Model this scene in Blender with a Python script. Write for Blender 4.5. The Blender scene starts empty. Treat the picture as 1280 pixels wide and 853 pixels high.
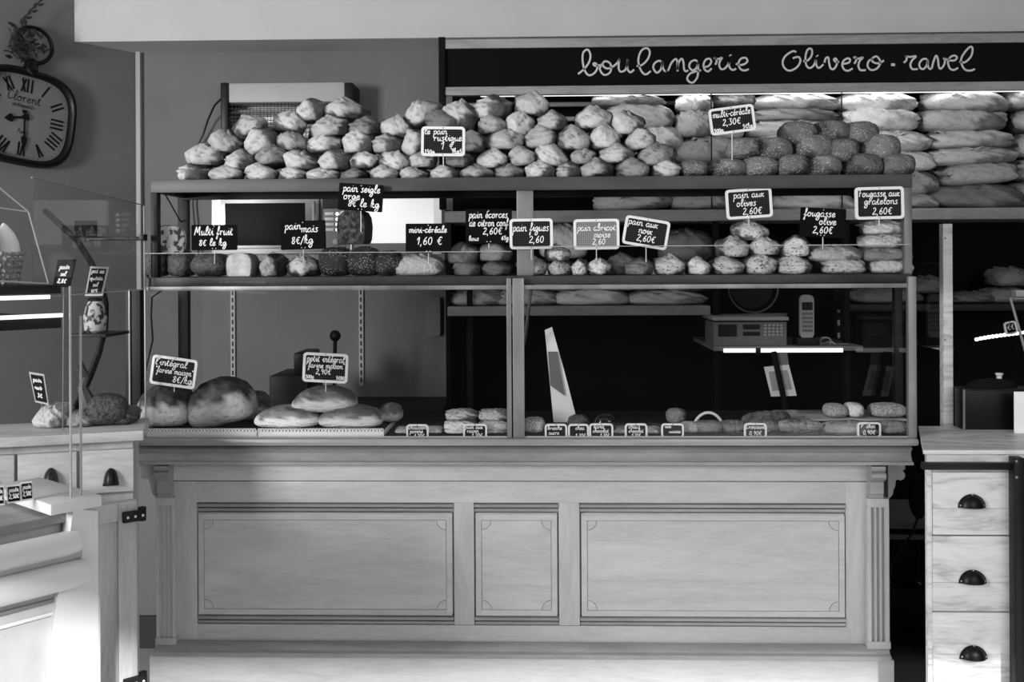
import bpy, bmesh, math, random
from math import sin, cos, pi, radians, tan, sqrt, atan2
from mathutils import Vector, Matrix, noise as mnoise

random.seed(7)
SC = bpy.context.scene
COL = SC.collection

# ------------------------------------------------------------------ camera
W, H, F = 1280.0, 853.0, 1280.0 * 35 / 36
HORIZON = 330.0
EYE = 1.55
cam_d = bpy.data.cameras.new('camera')
cam_d.lens = 35; cam_d.sensor_width = 36; cam_d.sensor_fit = 'HORIZONTAL'
cam_d.shift_y = -(H / 2 - HORIZON) / W
cam_d.clip_start = 0.05
cam = bpy.data.objects.new('camera', cam_d)
COL.objects.link(cam)
CAM_M = Matrix.Translation((0, 0, EYE)) @ (Matrix.Rotation(radians(1.6), 4, 'Z') @ Matrix.Rotation(radians(90), 4, 'X') @ Matrix.Rotation(radians(-0.29), 4, 'Z'))
cam.matrix_world = CAM_M
SC.camera = cam

# ------------------------------------------------------------------ view, world, sun, added area key and fill
vs = SC.view_settings
vs.view_transform = 'Standard'; vs.look = 'None'; vs.gamma = 1.0
vs.use_curve_mapping = False
vs.exposure = 0.0
SC.cycles.transparent_max_bounces = 32
SC.cycles.max_bounces = 10
SC.cycles.use_denoising = True
SC.cycles.sample_clamp_indirect = 4.0

world = bpy.data.worlds.new('overcast_sky'); SC.world = world
world.use_nodes = True
world.node_tree.nodes['Background'].inputs[0].default_value = (0.5, 0.5, 0.5, 1)
world.node_tree.nodes['Background'].inputs[1].default_value = 0.12

sun_d = bpy.data.lights.new('low_sun', 'SUN'); sun_d.energy = 6.0; sun_d.angle = radians(1.6)
sun = bpy.data.objects.new('low_sun', sun_d); COL.objects.link(sun)
SUN_DIR = Vector((-0.30, cos(radians(29)), -sin(radians(29))))
sun.rotation_euler = SUN_DIR.to_track_quat('-Z', 'Y').to_euler()
sun.location = (-1, -4, 4)

def area_light(name, loc, target, w, h, power):
    d = bpy.data.lights.new(name, 'AREA'); d.shape = 'RECTANGLE'; d.size = w; d.size_y = h; d.energy = power
    o = bpy.data.objects.new(name, d); COL.objects.link(o); o.location = loc
    o.rotation_euler = (Vector(target) - Vector(loc)).to_track_quat('-Z', 'Y').to_euler()
area_light('left_area_key', (-3.6, -.2, 1.95), (0.0, 3.5, 1.5), 1.0, 1.0, 195)  # unseen key light added inside the room, shining from the left
area_light('front_area_fill', (2.0, -1.2, 2.35), (0.7, 3.6, 0.9), 2.2, 1.2, 52)  # unseen fill light added to brighten the counter front

# ------------------------------------------------------------------ pixel rays (for measuring positions)
def ray(px, py):
    d = Vector(((px - W / 2) / F, (HORIZON - py) / F, -1.0))
    return (CAM_M.to_3x3() @ d)
def P(px, py, Y):
    d = ray(px, py); t = Y / d.y
    return Vector((d.x * t, Y, EYE + d.z * t))
def PV(px, py, p0, d):            # vertical plane through p0 along horizontal direction d
    r = ray(px, py); n = Vector((-d[1], d[0], 0))
    t = (n.x * p0[0] + n.y * p0[1]) / (n.x * r.x + n.y * r.y)
    return Vector((r.x * t, r.y * t, EYE + r.z * t))
def S(v):                          # display grey -> linear
    return v / 12.92 if v <= 0.04045 else ((v + 0.055) / 1.055) ** 2.4

# ------------------------------------------------------------------ mesh builder
class MB:
    def __init__(s): s.v = []; s.f = []
    def add(s, vs, fs):
        k = len(s.v); s.v += [Vector(a) for a in vs]; s.f += [tuple(i + k for i in f) for f in fs]; return s
    def box(s, x0, x1, y0, y1, z0, z1, b=0.0):
        if x1 < x0: x0, x1 = x1, x0
        if y1 < y0: y0, y1 = y1, y0
        if z1 < z0: z0, z1 = z1, z0
        b = min(b, (x1 - x0) * .45, (y1 - y0) * .45, (z1 - z0) * .45)
        if b <= 0:
            return s.add([(x, y, z) for z in (z0, z1) for y in (y0, y1) for x in (x0, x1)],
                         [(0, 2, 3, 1), (4, 5, 7, 6), (0, 1, 5, 4), (2, 6, 7, 3), (0, 4, 6, 2), (1, 3, 7, 5)])
        bm = bmesh.new(); bmesh.ops.create_cube(bm, size=1)
        for v in bm.verts:
            v.co = Vector(((x0 + x1) / 2 + v.co.x * (x1 - x0), (y0 + y1) / 2 + v.co.y * (y1 - y0), (z0 + z1) / 2 + v.co.z * (z1 - z0)))
        bmesh.ops.bevel(bm, geom=bm.edges[:], offset=b, segments=2, affect='EDGES', profile=0.6)
        bm.verts.index_update()
        s.add([v.co.copy() for v in bm.verts], [tuple(v.index for v in f.verts) for f in bm.faces]); bm.free(); return s
    def prism(s, poly, a, b, axis='y'):   # polygon of (u,v) extruded from a to b
        n = len(poly)
        def m(u, v, w):
            return {'y': (u, w, v), 'x': (w, u, v), 'z': (u, v, w)}[axis]
        vs = [m(u, v, a) for u, v in poly] + [m(u, v, b) for u, v in poly]
        fs = [tuple(range(n)), tuple(range(2 * n - 1, n - 1, -1))] + [(i, i + n, (i + 1) % n + n, (i + 1) % n) for i in range(n)]
        return s.add(vs, fs)
    def tube(s, pts, r, n=8, cap=True):
        pts = [Vector(p) for p in pts]; m = len(pts)
        rs = r if isinstance(r, (list, tuple)) else [r] * m
        vs = []; up = None
        for i, p in enumerate(pts):
            t = (pts[min(i + 1, m - 1)] - pts[max(i - 1, 0)]).normalized()
            if up is None:
                up = t.orthogonal().normalized()
            a = (up - t * up.dot(t))
            a = a.normalized() if a.length > 1e-6 else t.orthogonal().normalized()
            up = a; b = t.cross(a)
            for k in range(n):
                g = 2 * pi * k / n
                vs.append(p + (a * cos(g) + b * sin(g)) * rs[i])
        fs = [(i * n + k, i * n + (k + 1) % n, (i + 1) * n + (k + 1) % n, (i + 1) * n + k) for i in range(m - 1) for k in range(n)]
        if cap: fs += [tuple(range(n - 1, -1, -1)), tuple(range((m - 1) * n, m * n))]
        return s.add(vs, fs)
    def lathe(s, prof, n=24, c=(0, 0, 0), sx=1, sy=1):
        vs = []; m = len(prof)
        for r, z in prof:
            for k in range(n):
                g = 2 * pi * k / n
                vs.append((c[0] + r * cos(g) * sx, c[1] + r * sin(g) * sy, c[2] + z))
        fs = [(i * n + k, i * n + (k + 1) % n, (i + 1) * n + (k + 1) % n, (i + 1) * n + k) for i in range(m - 1) for k in range(n)]
        fs += [tuple(range(n - 1, -1, -1)), tuple(range((m - 1) * n, m * n))]
        return s.add(vs, fs)
    def ball(s, c, rx, ry, rz, n=12, m=8):
        vs = [(c[0], c[1], c[2] + rz)]
        for i in range(1, m):
            a = pi * i / m
            for k in range(n):
                g = 2 * pi * k / n
                vs.append((c[0] + rx * sin(a) * cos(g), c[1] + ry * sin(a) * sin(g), c[2] + rz * cos(a)))
        vs.append((c[0], c[1], c[2] - rz)); L = len(vs) - 1
        fs = [(0, 1 + k, 1 + (k + 1) % n) for k in range(n)]
        for i in range(m - 2):
            fs += [(1 + i * n + k, 1 + (i + 1) * n + k, 1 + (i + 1) * n + (k + 1) % n, 1 + i * n + (k + 1) % n) for k in range(n)]
        fs += [(L, 1 + (m - 2) * n + (k + 1) % n, 1 + (m - 2) * n + k) for k in range(n)]
        return s.add(vs, fs)
    def ribbon(s, pts, w, y=0.0):     # flat chalk stroke in the XZ plane
        q = [pts[0]]
        for p in pts[1:]:
            if (p[0] - q[-1][0]) ** 2 + (p[1] - q[-1][1]) ** 2 > (w * .25) ** 2: q.append(p)
        if len(q) < 2: q.append((q[0][0] + w, q[0][1]))
        vs = []
        for i, p in enumerate(q):
            a = q[max(i - 1, 0)]; b = q[min(i + 1, len(q) - 1)]
            tx, tz = b[0] - a[0], b[1] - a[1]; L = sqrt(tx * tx + tz * tz) or 1
            nx, nz = -tz / L * w / 2, tx / L * w / 2
            vs += [(p[0] + nx, y, p[1] + nz), (p[0] - nx, y, p[1] - nz)]
        return s.add(vs, [(2 * i, 2 * i + 1, 2 * i + 3, 2 * i + 2) for i in range(len(q) - 1)])
    def move(s, d):
        d = Vector(d); s.v = [v + d for v in s.v]; return s
    def xf(s, M): s.v = [M @ v for v in s.v]; return s
    def mesh(s, name, smooth=35):
        me = bpy.data.meshes.new(name)
        me.from_pydata([tuple(v) for v in s.v], [], s.f); me.validate()
        bm = bmesh.new(); bm.from_mesh(me); bmesh.ops.recalc_face_normals(bm, faces=bm.faces[:]); bm.to_mesh(me); bm.free()
        if smooth:
            me.shade_smooth()
            if smooth < 180: me.set_sharp_from_angle(angle=radians(smooth))
        return me

def link(name, me, m, parent=None, kind=None):
    o = bpy.data.objects.new(name, me); COL.objects.link(o)
    if m and not me.materials: me.materials.append(m)
    if parent: o.parent = parent
    if kind: o['kind'] = kind
    return o
def part(name, mb, m, parent, label=None, smooth=35, kind=None):
    o = link(name, mb.mesh(name, smooth), m, parent, kind)
    if label: o['label'] = label
    return o
def wpart(name, mb, m, root, **k):        # mesh given in world coordinates, root unrotated
    return part(name, mb.move(-root.location), m, root, **k)
def tag(o, label, cat, group=None):
    o['label'] = label; o['category'] = cat
    if group: o['group'] = group
    return o
def thing(name, label, cat, loc, rz=0.0, group=None):
    o = bpy.data.objects.new(name, None); COL.objects.link(o); o.empty_display_size = .05
    o.location = loc; o.rotation_euler = (0, 0, rz)
    bpy.context.view_layer.update()
    return tag(o, label, cat, group)
def single(name, mb, m, label, cat, group=None, smooth=35):
    # one-mesh thing whose origin is put at its base
    lo = Vector([min(v[i] for v in mb.v) for i in range(3)]); hi = Vector([max(v[i] for v in mb.v) for i in range(3)])
    c = Vector(((lo.x + hi.x) / 2, (lo.y + hi.y) / 2, lo.z))
    o = link(name, mb.move(-c).mesh(name, smooth), m); o.location = c
    return tag(o, label, cat, group)
def struct(name, mb, m, smooth=35):
    return link(name, mb.mesh(name, smooth), m, None, 'structure')
ORD = ['', 'first', 'second', 'third', 'fourth', 'fifth', 'sixth', 'seventh', 'eighth', 'ninth', 'tenth', 'eleventh', 'twelfth',
       'thirteenth', 'fourteenth', 'fifteenth', 'sixteenth', 'seventeenth', 'eighteenth', 'nineteenth', 'twentieth']

# ------------------------------------------------------------------ materials (the photograph is black and white: greys only)
def nmat(name):
    m = bpy.data.materials.new(name); m.use_nodes = True
    nt = m.node_tree; return m, nt, nt.nodes['Principled BSDF']
def L(nt, a, b): nt.links.new(a, b)
def rampnode(nt, stops):
    r = nt.nodes.new('ShaderNodeValToRGB'); e = r.color_ramp.elements
    while len(e) < len(stops): e.new(0.5)
    for el, (p, v) in zip(e, stops):
        el.position = p; el.color = (v, v, v, 1)
    return r
def mat(name, lo, hi=None, rough=.6, metal=0.0, scale=4.0, stretch=(1, 1, 1), bump=0.0, detail=5, spec=.5, coat=0.0, contrast=(.3, .7)):
    m, nt, b = nmat(name)
    hi = lo if hi is None else hi
    tc = nt.nodes.new('ShaderNodeTexCoord'); mp = nt.nodes.new('ShaderNodeMapping'); mp.inputs['Scale'].default_value = stretch
    nz = nt.nodes.new('ShaderNodeTexNoise'); nz.inputs['Scale'].default_value = scale; nz.inputs['Detail'].default_value = detail
    L(nt, tc.outputs['Object'], mp.inputs[0]); L(nt, mp.outputs[0], nz.inputs['Vector'])
    r = rampnode(nt, [(contrast[0], S(lo)), (contrast[1], S(hi))])
    L(nt, nz.outputs['Fac'], r.inputs[0]); L(nt, r.outputs[0], b.inputs['Base Color'])
    b.inputs['Roughness'].default_value = rough; b.inputs['Metallic'].default_value = metal
    b.inputs['Specular IOR Level'].default_value = spec
    b.inputs['Coat Weight'].default_value = coat
    if bump:
        bp = nt.nodes.new('ShaderNodeBump'); bp.inputs['Strength'].default_value = bump; bp.inputs['Distance'].default_value = .01
        L(nt, nz.outputs['Fac'], bp.inputs['Height']); L(nt, bp.outputs[0], b.inputs['Normal'])
    return m
def woodmat(name, lo, mid, hi, along='x', scale=1.0, rough=.5, swirl=3.0, coat=0.0):
    m, nt, b = nmat(name)
    tc = nt.nodes.new('ShaderNodeTexCoord'); mp = nt.nodes.new('ShaderNodeMapping')
    oi = nt.nodes.new('ShaderNodeObjectInfo'); ad = nt.nodes.new('ShaderNodeVectorMath'); ad.operation = 'ADD'
    sc = nt.nodes.new('ShaderNodeVectorMath'); sc.operation = 'SCALE'; sc.inputs[0].default_value = (7, 5, 9)
    L(nt, oi.outputs['Random'], sc.inputs['Scale']); L(nt, tc.outputs['Object'], ad.inputs[0]); L(nt, sc.outputs[0], ad.inputs[1])
    st = {'x': (.16, 1, 1), 'y': (1, .16, 1), 'z': (1, 1, .16)}.get(along, (.7, .7, .45))
    mp.inputs['Scale'].default_value = [q * scale for q in st]
    L(nt, ad.outputs[0], mp.inputs[0])
    n1 = nt.nodes.new('ShaderNodeTexNoise'); n1.inputs['Scale'].default_value = 5; n1.inputs['Detail'].default_value = 4; n1.inputs['Distortion'].default_value = .6
    L(nt, mp.outputs[0], n1.inputs['Vector'])
    mul = nt.nodes.new('ShaderNodeMath'); mul.operation = 'MULTIPLY'; mul.inputs[1].default_value = swirl
    fr = nt.nodes.new('ShaderNodeMath'); fr.operation = 'PINGPONG'; fr.inputs[1].default_value = .5
    L(nt, n1.outputs['Fac'], mul.inputs[0]); L(nt, mul.outputs[0], fr.inputs[0])
    n2 = nt.nodes.new('ShaderNodeTexNoise'); n2.inputs['Scale'].default_value = 60; n2.inputs['Detail'].default_value = 3
    L(nt, mp.outputs[0], n2.inputs['Vector'])
    mx = nt.nodes.new('ShaderNodeMix'); mx.data_type = 'FLOAT'; mx.inputs[0].default_value = .4
    L(nt, fr.outputs[0], mx.inputs[2]); L(nt, n2.outputs['Fac'], mx.inputs[3])
    r = rampnode(nt, [(.1, S(lo)), (.32, S(mid)), (.6, S(hi))])
    L(nt, mx.outputs[0], r.inputs[0]); L(nt, r.outputs[0], b.inputs['Base Color'])
    b.inputs['Roughness'].default_value = rough; b.inputs['Coat Weight'].default_value = coat; b.inputs['Coat Roughness'].default_value = .25
    bp = nt.nodes.new('ShaderNodeBump'); bp.inputs['Strength'].default_value = .15; bp.inputs['Distance'].default_value = .004
    L(nt, n2.outputs['Fac'], bp.inputs['Height']); L(nt, bp.outputs[0], b.inputs['Normal'])
    return m
def emit(name, strength):
    m, nt, b = nmat(name)
    b.inputs['Base Color'].default_value = (.8, .8, .8, 1)
    b.inputs['Emission Color'].default_value = (1, 1, 1, 1); b.inputs['Emission Strength'].default_value = strength
    return m
def glassmat(name, tint=.96, ior=1.45, haze=0.0):
    m = bpy.data.materials.new(name); m.use_nodes = True; nt = m.node_tree
    nt.nodes.remove(nt.nodes['Principled BSDF']); out = nt.nodes['Material Output']
    tr = nt.nodes.new('ShaderNodeBsdfTransparent'); tr.inputs[0].default_value = (tint, tint, tint, 1)
    gl = nt.nodes.new('ShaderNodeBsdfGlossy'); gl.inputs['Roughness'].default_value = .03
    fr = nt.nodes.new('ShaderNodeFresnel'); fr.inputs[0].default_value = ior
    ge = nt.nodes.new('ShaderNodeNewGeometry'); iv = nt.nodes.new('ShaderNodeMath'); iv.operation = 'SUBTRACT'; iv.inputs[0].default_value = 1.0; L(nt, ge.outputs['Backfacing'], iv.inputs[1])
    fb = nt.nodes.new('ShaderNodeMath'); fb.operation = 'MULTIPLY'; L(nt, fr.outputs[0], fb.inputs[0]); L(nt, iv.outputs[0], fb.inputs[1])
    mx = nt.nodes.new('ShaderNodeMixShader'); L(nt, fb.outputs[0], mx.inputs[0]); L(nt, tr.outputs[0], mx.inputs[1]); L(nt, gl.outputs[0], mx.inputs[2])
    res = mx.outputs[0]
    if haze:
        df = nt.nodes.new('ShaderNodeBsdfDiffuse'); df.inputs[0].default_value = (.6, .6, .6, 1)
        m2 = nt.nodes.new('ShaderNodeMixShader'); m2.inputs[0].default_value = haze
        L(nt, res, m2.inputs[1]); L(nt, df.outputs[0], m2.inputs[2]); res = m2.outputs[0]
    L(nt, res, out.inputs[0]); return m
def crust(name, dark, light, flour, floury=1.0, seeds=0.0, scale=2.4, rough=.75, seedscale=26, spots=0.0, xs=1.0):  # flour and floury also set the painted lit side
    m, nt, b = nmat(name)
    tc = nt.nodes.new('ShaderNodeTexCoord'); oi = nt.nodes.new('ShaderNodeObjectInfo')
    sc = nt.nodes.new('ShaderNodeVectorMath'); sc.operation = 'SCALE'; sc.inputs[0].default_value = (13, 7, 11)
    ad = nt.nodes.new('ShaderNodeVectorMath'); ad.operation = 'ADD'
    mp = nt.nodes.new('ShaderNodeMapping'); mp.inputs['Scale'].default_value = (xs, 1, 1)
    L(nt, oi.outputs['Random'], sc.inputs['Scale']); L(nt, tc.outputs['Object'], mp.inputs[0]); L(nt, mp.outputs[0], ad.inputs[0]); L(nt, sc.outputs[0], ad.inputs[1])
    n1 = nt.nodes.new('ShaderNodeTexNoise'); n1.inputs['Scale'].default_value = scale; n1.inputs['Detail'].default_value = 6; n1.inputs['Roughness'].default_value = .62
    n2 = nt.nodes.new('ShaderNodeTexNoise'); n2.inputs['Scale'].default_value = scale * 3.2; n2.inputs['Detail'].default_value = 5
    L(nt, ad.outputs[0], n1.inputs['Vector']); L(nt, ad.outputs[0], n2.inputs['Vector'])
    r = rampnode(nt, [(.33, S(dark)), (.66, S(light))]); L(nt, n1.outputs['Fac'], r.inputs[0])
    at = nt.nodes.new('ShaderNodeAttribute'); at.attribute_name = 'flour'  # flour mask, with the painted lit side in it
    r2 = rampnode(nt, [(.30, .62), (.46, 1.0)]); L(nt, n2.outputs['Fac'], r2.inputs[0])
    mu = nt.nodes.new('ShaderNodeMath'); mu.operation = 'MULTIPLY'; L(nt, at.outputs['Fac'], mu.inputs[0]); L(nt, r2.outputs[0], mu.inputs[1])
    mu2 = nt.nodes.new('ShaderNodeMath'); mu2.operation = 'MULTIPLY'; mu2.inputs[1].default_value = floury; L(nt, mu.outputs[0], mu2.inputs[0])
    mx = nt.nodes.new('ShaderNodeMix'); mx.data_type = 'RGBA'
    L(nt, mu2.outputs[0], mx.inputs[0]); L(nt, r.outputs[0], mx.inputs[6]); mx.inputs[7].default_value = (S(flour),) * 3 + (1,)
    res = mx.outputs[2]
    for amt, col, ss, th in ((seeds, .82, seedscale, .3), (spots, .03, 9, .33)):
        if not amt: continue
        vo = nt.nodes.new('ShaderNodeTexVoronoi'); vo.inputs['Scale'].default_value = ss; L(nt, ad.outputs[0], vo.inputs['Vector'])
        lt = rampnode(nt, [(th * .7, 1.0), (th, 0.0)]); L(nt, vo.outputs['Distance'], lt.inputs[0])
        ms = nt.nodes.new('ShaderNodeMath'); ms.operation = 'MULTIPLY'; ms.inputs[1].default_value = amt; L(nt, lt.outputs[0], ms.inputs[0])
        mz = nt.nodes.new('ShaderNodeMath'); mz.operation = 'MULTIPLY'; L(nt, ms.outputs[0], mz.inputs[0])
        r3 = rampnode(nt, [(.42, 0.0), (.52, 1.0)]); L(nt, n1.outputs['Fac'], r3.inputs[0]); L(nt, r3.outputs[0], mz.inputs[1])
        m2 = nt.nodes.new('ShaderNodeMix'); m2.data_type = 'RGBA'
        L(nt, mz.outputs[0], m2.inputs[0]); L(nt, res, m2.inputs[6]); m2.inputs[7].default_value = (S(col),) * 3 + (1,)
        res = m2.outputs[2]
    mr = nt.nodes.new('ShaderNodeMapRange'); mr.inputs[3].default_value = .62; mr.inputs[4].default_value = 1.08; L(nt, oi.outputs['Random'], mr.inputs[0])
    vm = nt.nodes.new('ShaderNodeVectorMath'); vm.operation = 'SCALE'; L(nt, res, vm.inputs[0]); L(nt, mr.outputs[0], vm.inputs['Scale']); res = vm.outputs[0]
    L(nt, res, b.inputs['Base Color']); b.inputs['Roughness'].default_value = rough; b.inputs['Specular IOR Level'].default_value = .35
    bp = nt.nodes.new('ShaderNodeBump'); bp.inputs['Strength'].default_value = .8; bp.inputs['Distance'].default_value = .012
    L(nt, n2.outputs['Fac'], bp.inputs['Height']); L(nt, bp.outputs[0], b.inputs['Normal'])
    return m
def slatemat(name, base, line, pitch):
    m, nt, b = nmat(name)
    tc = nt.nodes.new('ShaderNodeTexCoord'); sp = nt.nodes.new('ShaderNodeSeparateXYZ'); L(nt, tc.outputs['Object'], sp.inputs[0])
    outs = []
    for ax in ('X', 'Z'):
        mu = nt.nodes.new('ShaderNodeMath'); mu.operation = 'MULTIPLY'; mu.inputs[1].default_value = 1 / pitch; L(nt, sp.outputs[ax], mu.inputs[0])
        fr = nt.nodes.new('ShaderNodeMath'); fr.operation = 'FRACT'; L(nt, mu.outputs[0], fr.inputs[0])
        lt = nt.nodes.new('ShaderNodeMath'); lt.operation = 'LESS_THAN'; lt.inputs[1].default_value = .22; L(nt, fr.outputs[0], lt.inputs[0]); outs.append(lt.outputs[0])
    mx = nt.nodes.new('ShaderNodeMath'); mx.operation = 'MAXIMUM'; L(nt, outs[0], mx.inputs[0]); L(nt, outs[1], mx.inputs[1])
    mc = nt.nodes.new('ShaderNodeMix'); mc.data_type = 'RGBA'; L(nt, mx.outputs[0], mc.inputs[0])
    mc.inputs[6].default_value = (S(base),) * 3 + (1,); mc.inputs[7].default_value = (S(line),) * 3 + (1,)
    L(nt, mc.outputs[2], b.inputs['Base Color']); b.inputs['Roughness'].default_value = .8; b.inputs['Specular IOR Level'].default_value = .15
    return m

M = {}
M['wall'] = mat('wall_paint', .43, .46, rough=.9, scale=3, spec=.2)
M['beam'] = mat('beam_paint', .74, .77, rough=.9, scale=3, spec=.2)
M['ceiling'] = mat('ceiling_paint', .8, .82, rough=.95, scale=3)
M['floor'] = mat('floor_tile', .55, .6, rough=.5, scale=6)
M['base'] = mat('dark_baseboard', .13, .16, rough=.5)
M['counter'] = woodmat('counter_oak', .64, .70, .75, 'x', 1.6, rough=.42, swirl=2.0, coat=.25)
M['counter_v'] = woodmat('counter_oak_upright', .63, .69, .74, 'z', 1.6, rough=.42, swirl=2.0, coat=.25)
M['counter_top'] = woodmat('counter_moulding_oak', .48, .55, .62, 'x', 1.6, rough=.35, swirl=2.0, coat=.35)
M['pale_wood'] = woodmat('pale_mango_wood', .62, .81, .88, 'x', 2.2, rough=.5, swirl=5.0)
M['pale_wood_top'] = woodmat('pale_worktop_wood', .58, .82, .88, 'x', 2.4, rough=.45, swirl=5.0)
M['lime_wood'] = woodmat('limed_grey_wood', .58, .68, .76, 'z', 2.0, rough=.6, swirl=2.5)
M['lime_wood_x'] = woodmat('limed_grey_wood_flat', .58, .68, .76, 'x', 2.0, rough=.6, swirl=2.5)
M['shelf_wood'] = woodmat('bread_shelf_wood', .48, .58, .64, 'x', 2.0, rough=.55, swirl=2.0)
M['zinc'] = mat('brushed_zinc', .13, .32, rough=.5, metal=.5, scale=9, stretch=(.25, 1, 1), contrast=(.25, .75))
M['zinc_v'] = mat('brushed_zinc_post', .32, .6, rough=.45, metal=.5, scale=9, stretch=(1, 1, .2), contrast=(.25, .75))
M['steel'] = mat('stainless_steel', .55, .68, rough=.3, metal=.9, scale=14, stretch=(.1, 1, 1))
M['dark_steel'] = mat('dark_steel', .08, .13, rough=.5, metal=.2, scale=8, spec=.25)
M['black'] = mat('black_plastic', .035, .055, rough=.4, spec=.25)
M['matt_black'] = mat('matt_black', .045, .06, rough=.85, spec=.2)
M['unit_black'] = mat('dark_shelf_back', .035, .05, rough=.9, spec=.1)
M['white'] = mat('white_enamel', .80, .84, rough=.35)
M['white_sheet'] = mat('white_sheet', .97, .98, rough=.8)
M['paper'] = mat('white_paper', .90, .93, rough=.9)
M['grey'] = mat('grey_plastic', .42, .46, rough=.5)
M['lgrey'] = mat('light_grey_plastic', .62, .66, rough=.5)
M['marble'] = woodmat('marbled_laminate', .30, .66, .72, 'swirl', .55, rough=.25, swirl=4.0)
M['glass'] = glassmat('clear_glass', .965)
M['glass_thin'] = glassmat('thin_acrylic', .97, 1.12)
M['glass_dusty'] = glassmat('dusty_glass', .93, 1.2, .02)
M['glass_edge'] = mat('polished_glass_edge', .62, .7, rough=.2)
M['dark_glass'] = mat('oven_door_glass', .03, .05, rough=.5, spec=.1)
M['led'] = emit('led_strip', 3.0)
M['led_dim'] = emit('led_strip_dim', 1.1)
M['box_glow'] = emit('white_box_glow', .55)  # glow added to the plain white box to brighten it
M['slate_plain'] = mat('plain_black_slate', .03, .055, rough=.85, scale=20, spec=.12)
M['slate_grid'] = slatemat('ruled_black_slate', .035, .22, .0068)
M['slate_glare'] = slatemat('ruled_slate_glare', .42, .56, .0068)  # black slate greyed by a reflection put into its colour
M['chalk'] = mat('white_chalk', .95, .97, rough=.9)
M['sign_black'] = mat('sign_blackboard', .05, .07, rough=.9, spec=.1, scale=2)
M['sign_chalk'] = mat('sign_lettering_paint', .74, .8, rough=.8)
M['frame_white'] = mat('white_slate_frame', .86, .90, rough=.5)
M['face'] = mat('clock_dial', .40, .46, rough=.8, scale=6)
M['wicker'] = mat('wicker', .34, .62, rough=.7, scale=30)
M['bag'] = mat('crumpled_bag', .10, .30, rough=.6, scale=9, bump=1.0)
M['leaf'] = mat('dried_leaf', .10, .18, rough=.8, scale=20)
M['doily'] = mat('paper_lace', .9, .93, rough=.8)
M['crumb'] = mat('bread_crumb', .72, .90, rough=.95, scale=40, bump=.4, spec=.1)
M['rustic'] = crust('rustic_crust', .15, .44, .80, floury=.95, scale=1.7)
M['rustic_dark'] = crust('rustic_dark_crust', .14, .36, .76, floury=.5)
M['seeded'] = crust('seeded_crust', .12, .38, .62, floury=.5, seeds=.85, seedscale=15)
M['pale'] = crust('pale_floured_crust', .46, .78, .97, floury=1.0, scale=1.8, xs=2.4)
M['tan'] = crust('tan_crust', .36, .62, .90, floury=.8, scale=2.0, xs=2.4)
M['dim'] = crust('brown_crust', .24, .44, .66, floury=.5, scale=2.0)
M['miche'] = crust('dark_miche_crust', .10, .32, .86, floury=1.0, scale=3.0)
M['flat'] = crust('floury_flat_crust', .30, .60, .95, floury=1.0, scale=2.6)
M['fruit'] = crust('glazed_fruit_crust', .07, .40, .6, floury=.35, scale=4.0, rough=.3, spots=.8)
M['nut'] = crust('nut_crust', .20, .56, .93, floury=1.0, spots=.9)
M['poppy'] = crust('dark_rye_crust', .09, .22, .36, floury=.3, seeds=1.0, seedscale=17)
M['rye_crumb'] = mat('rye_crumb', .10, .34, rough=.9, scale=70, contrast=(.45, .65))
M['sugar'] = mat('sugar_coat', .45, .9, rough=.9, scale=14, bump=.8)
M['croiss'] = crust('croissant_crust', .26, .62, .86, floury=.3, scale=3.0, rough=.45)
M['choc'] = mat('chocolate_glaze', .06, .11, rough=.15)

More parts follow.
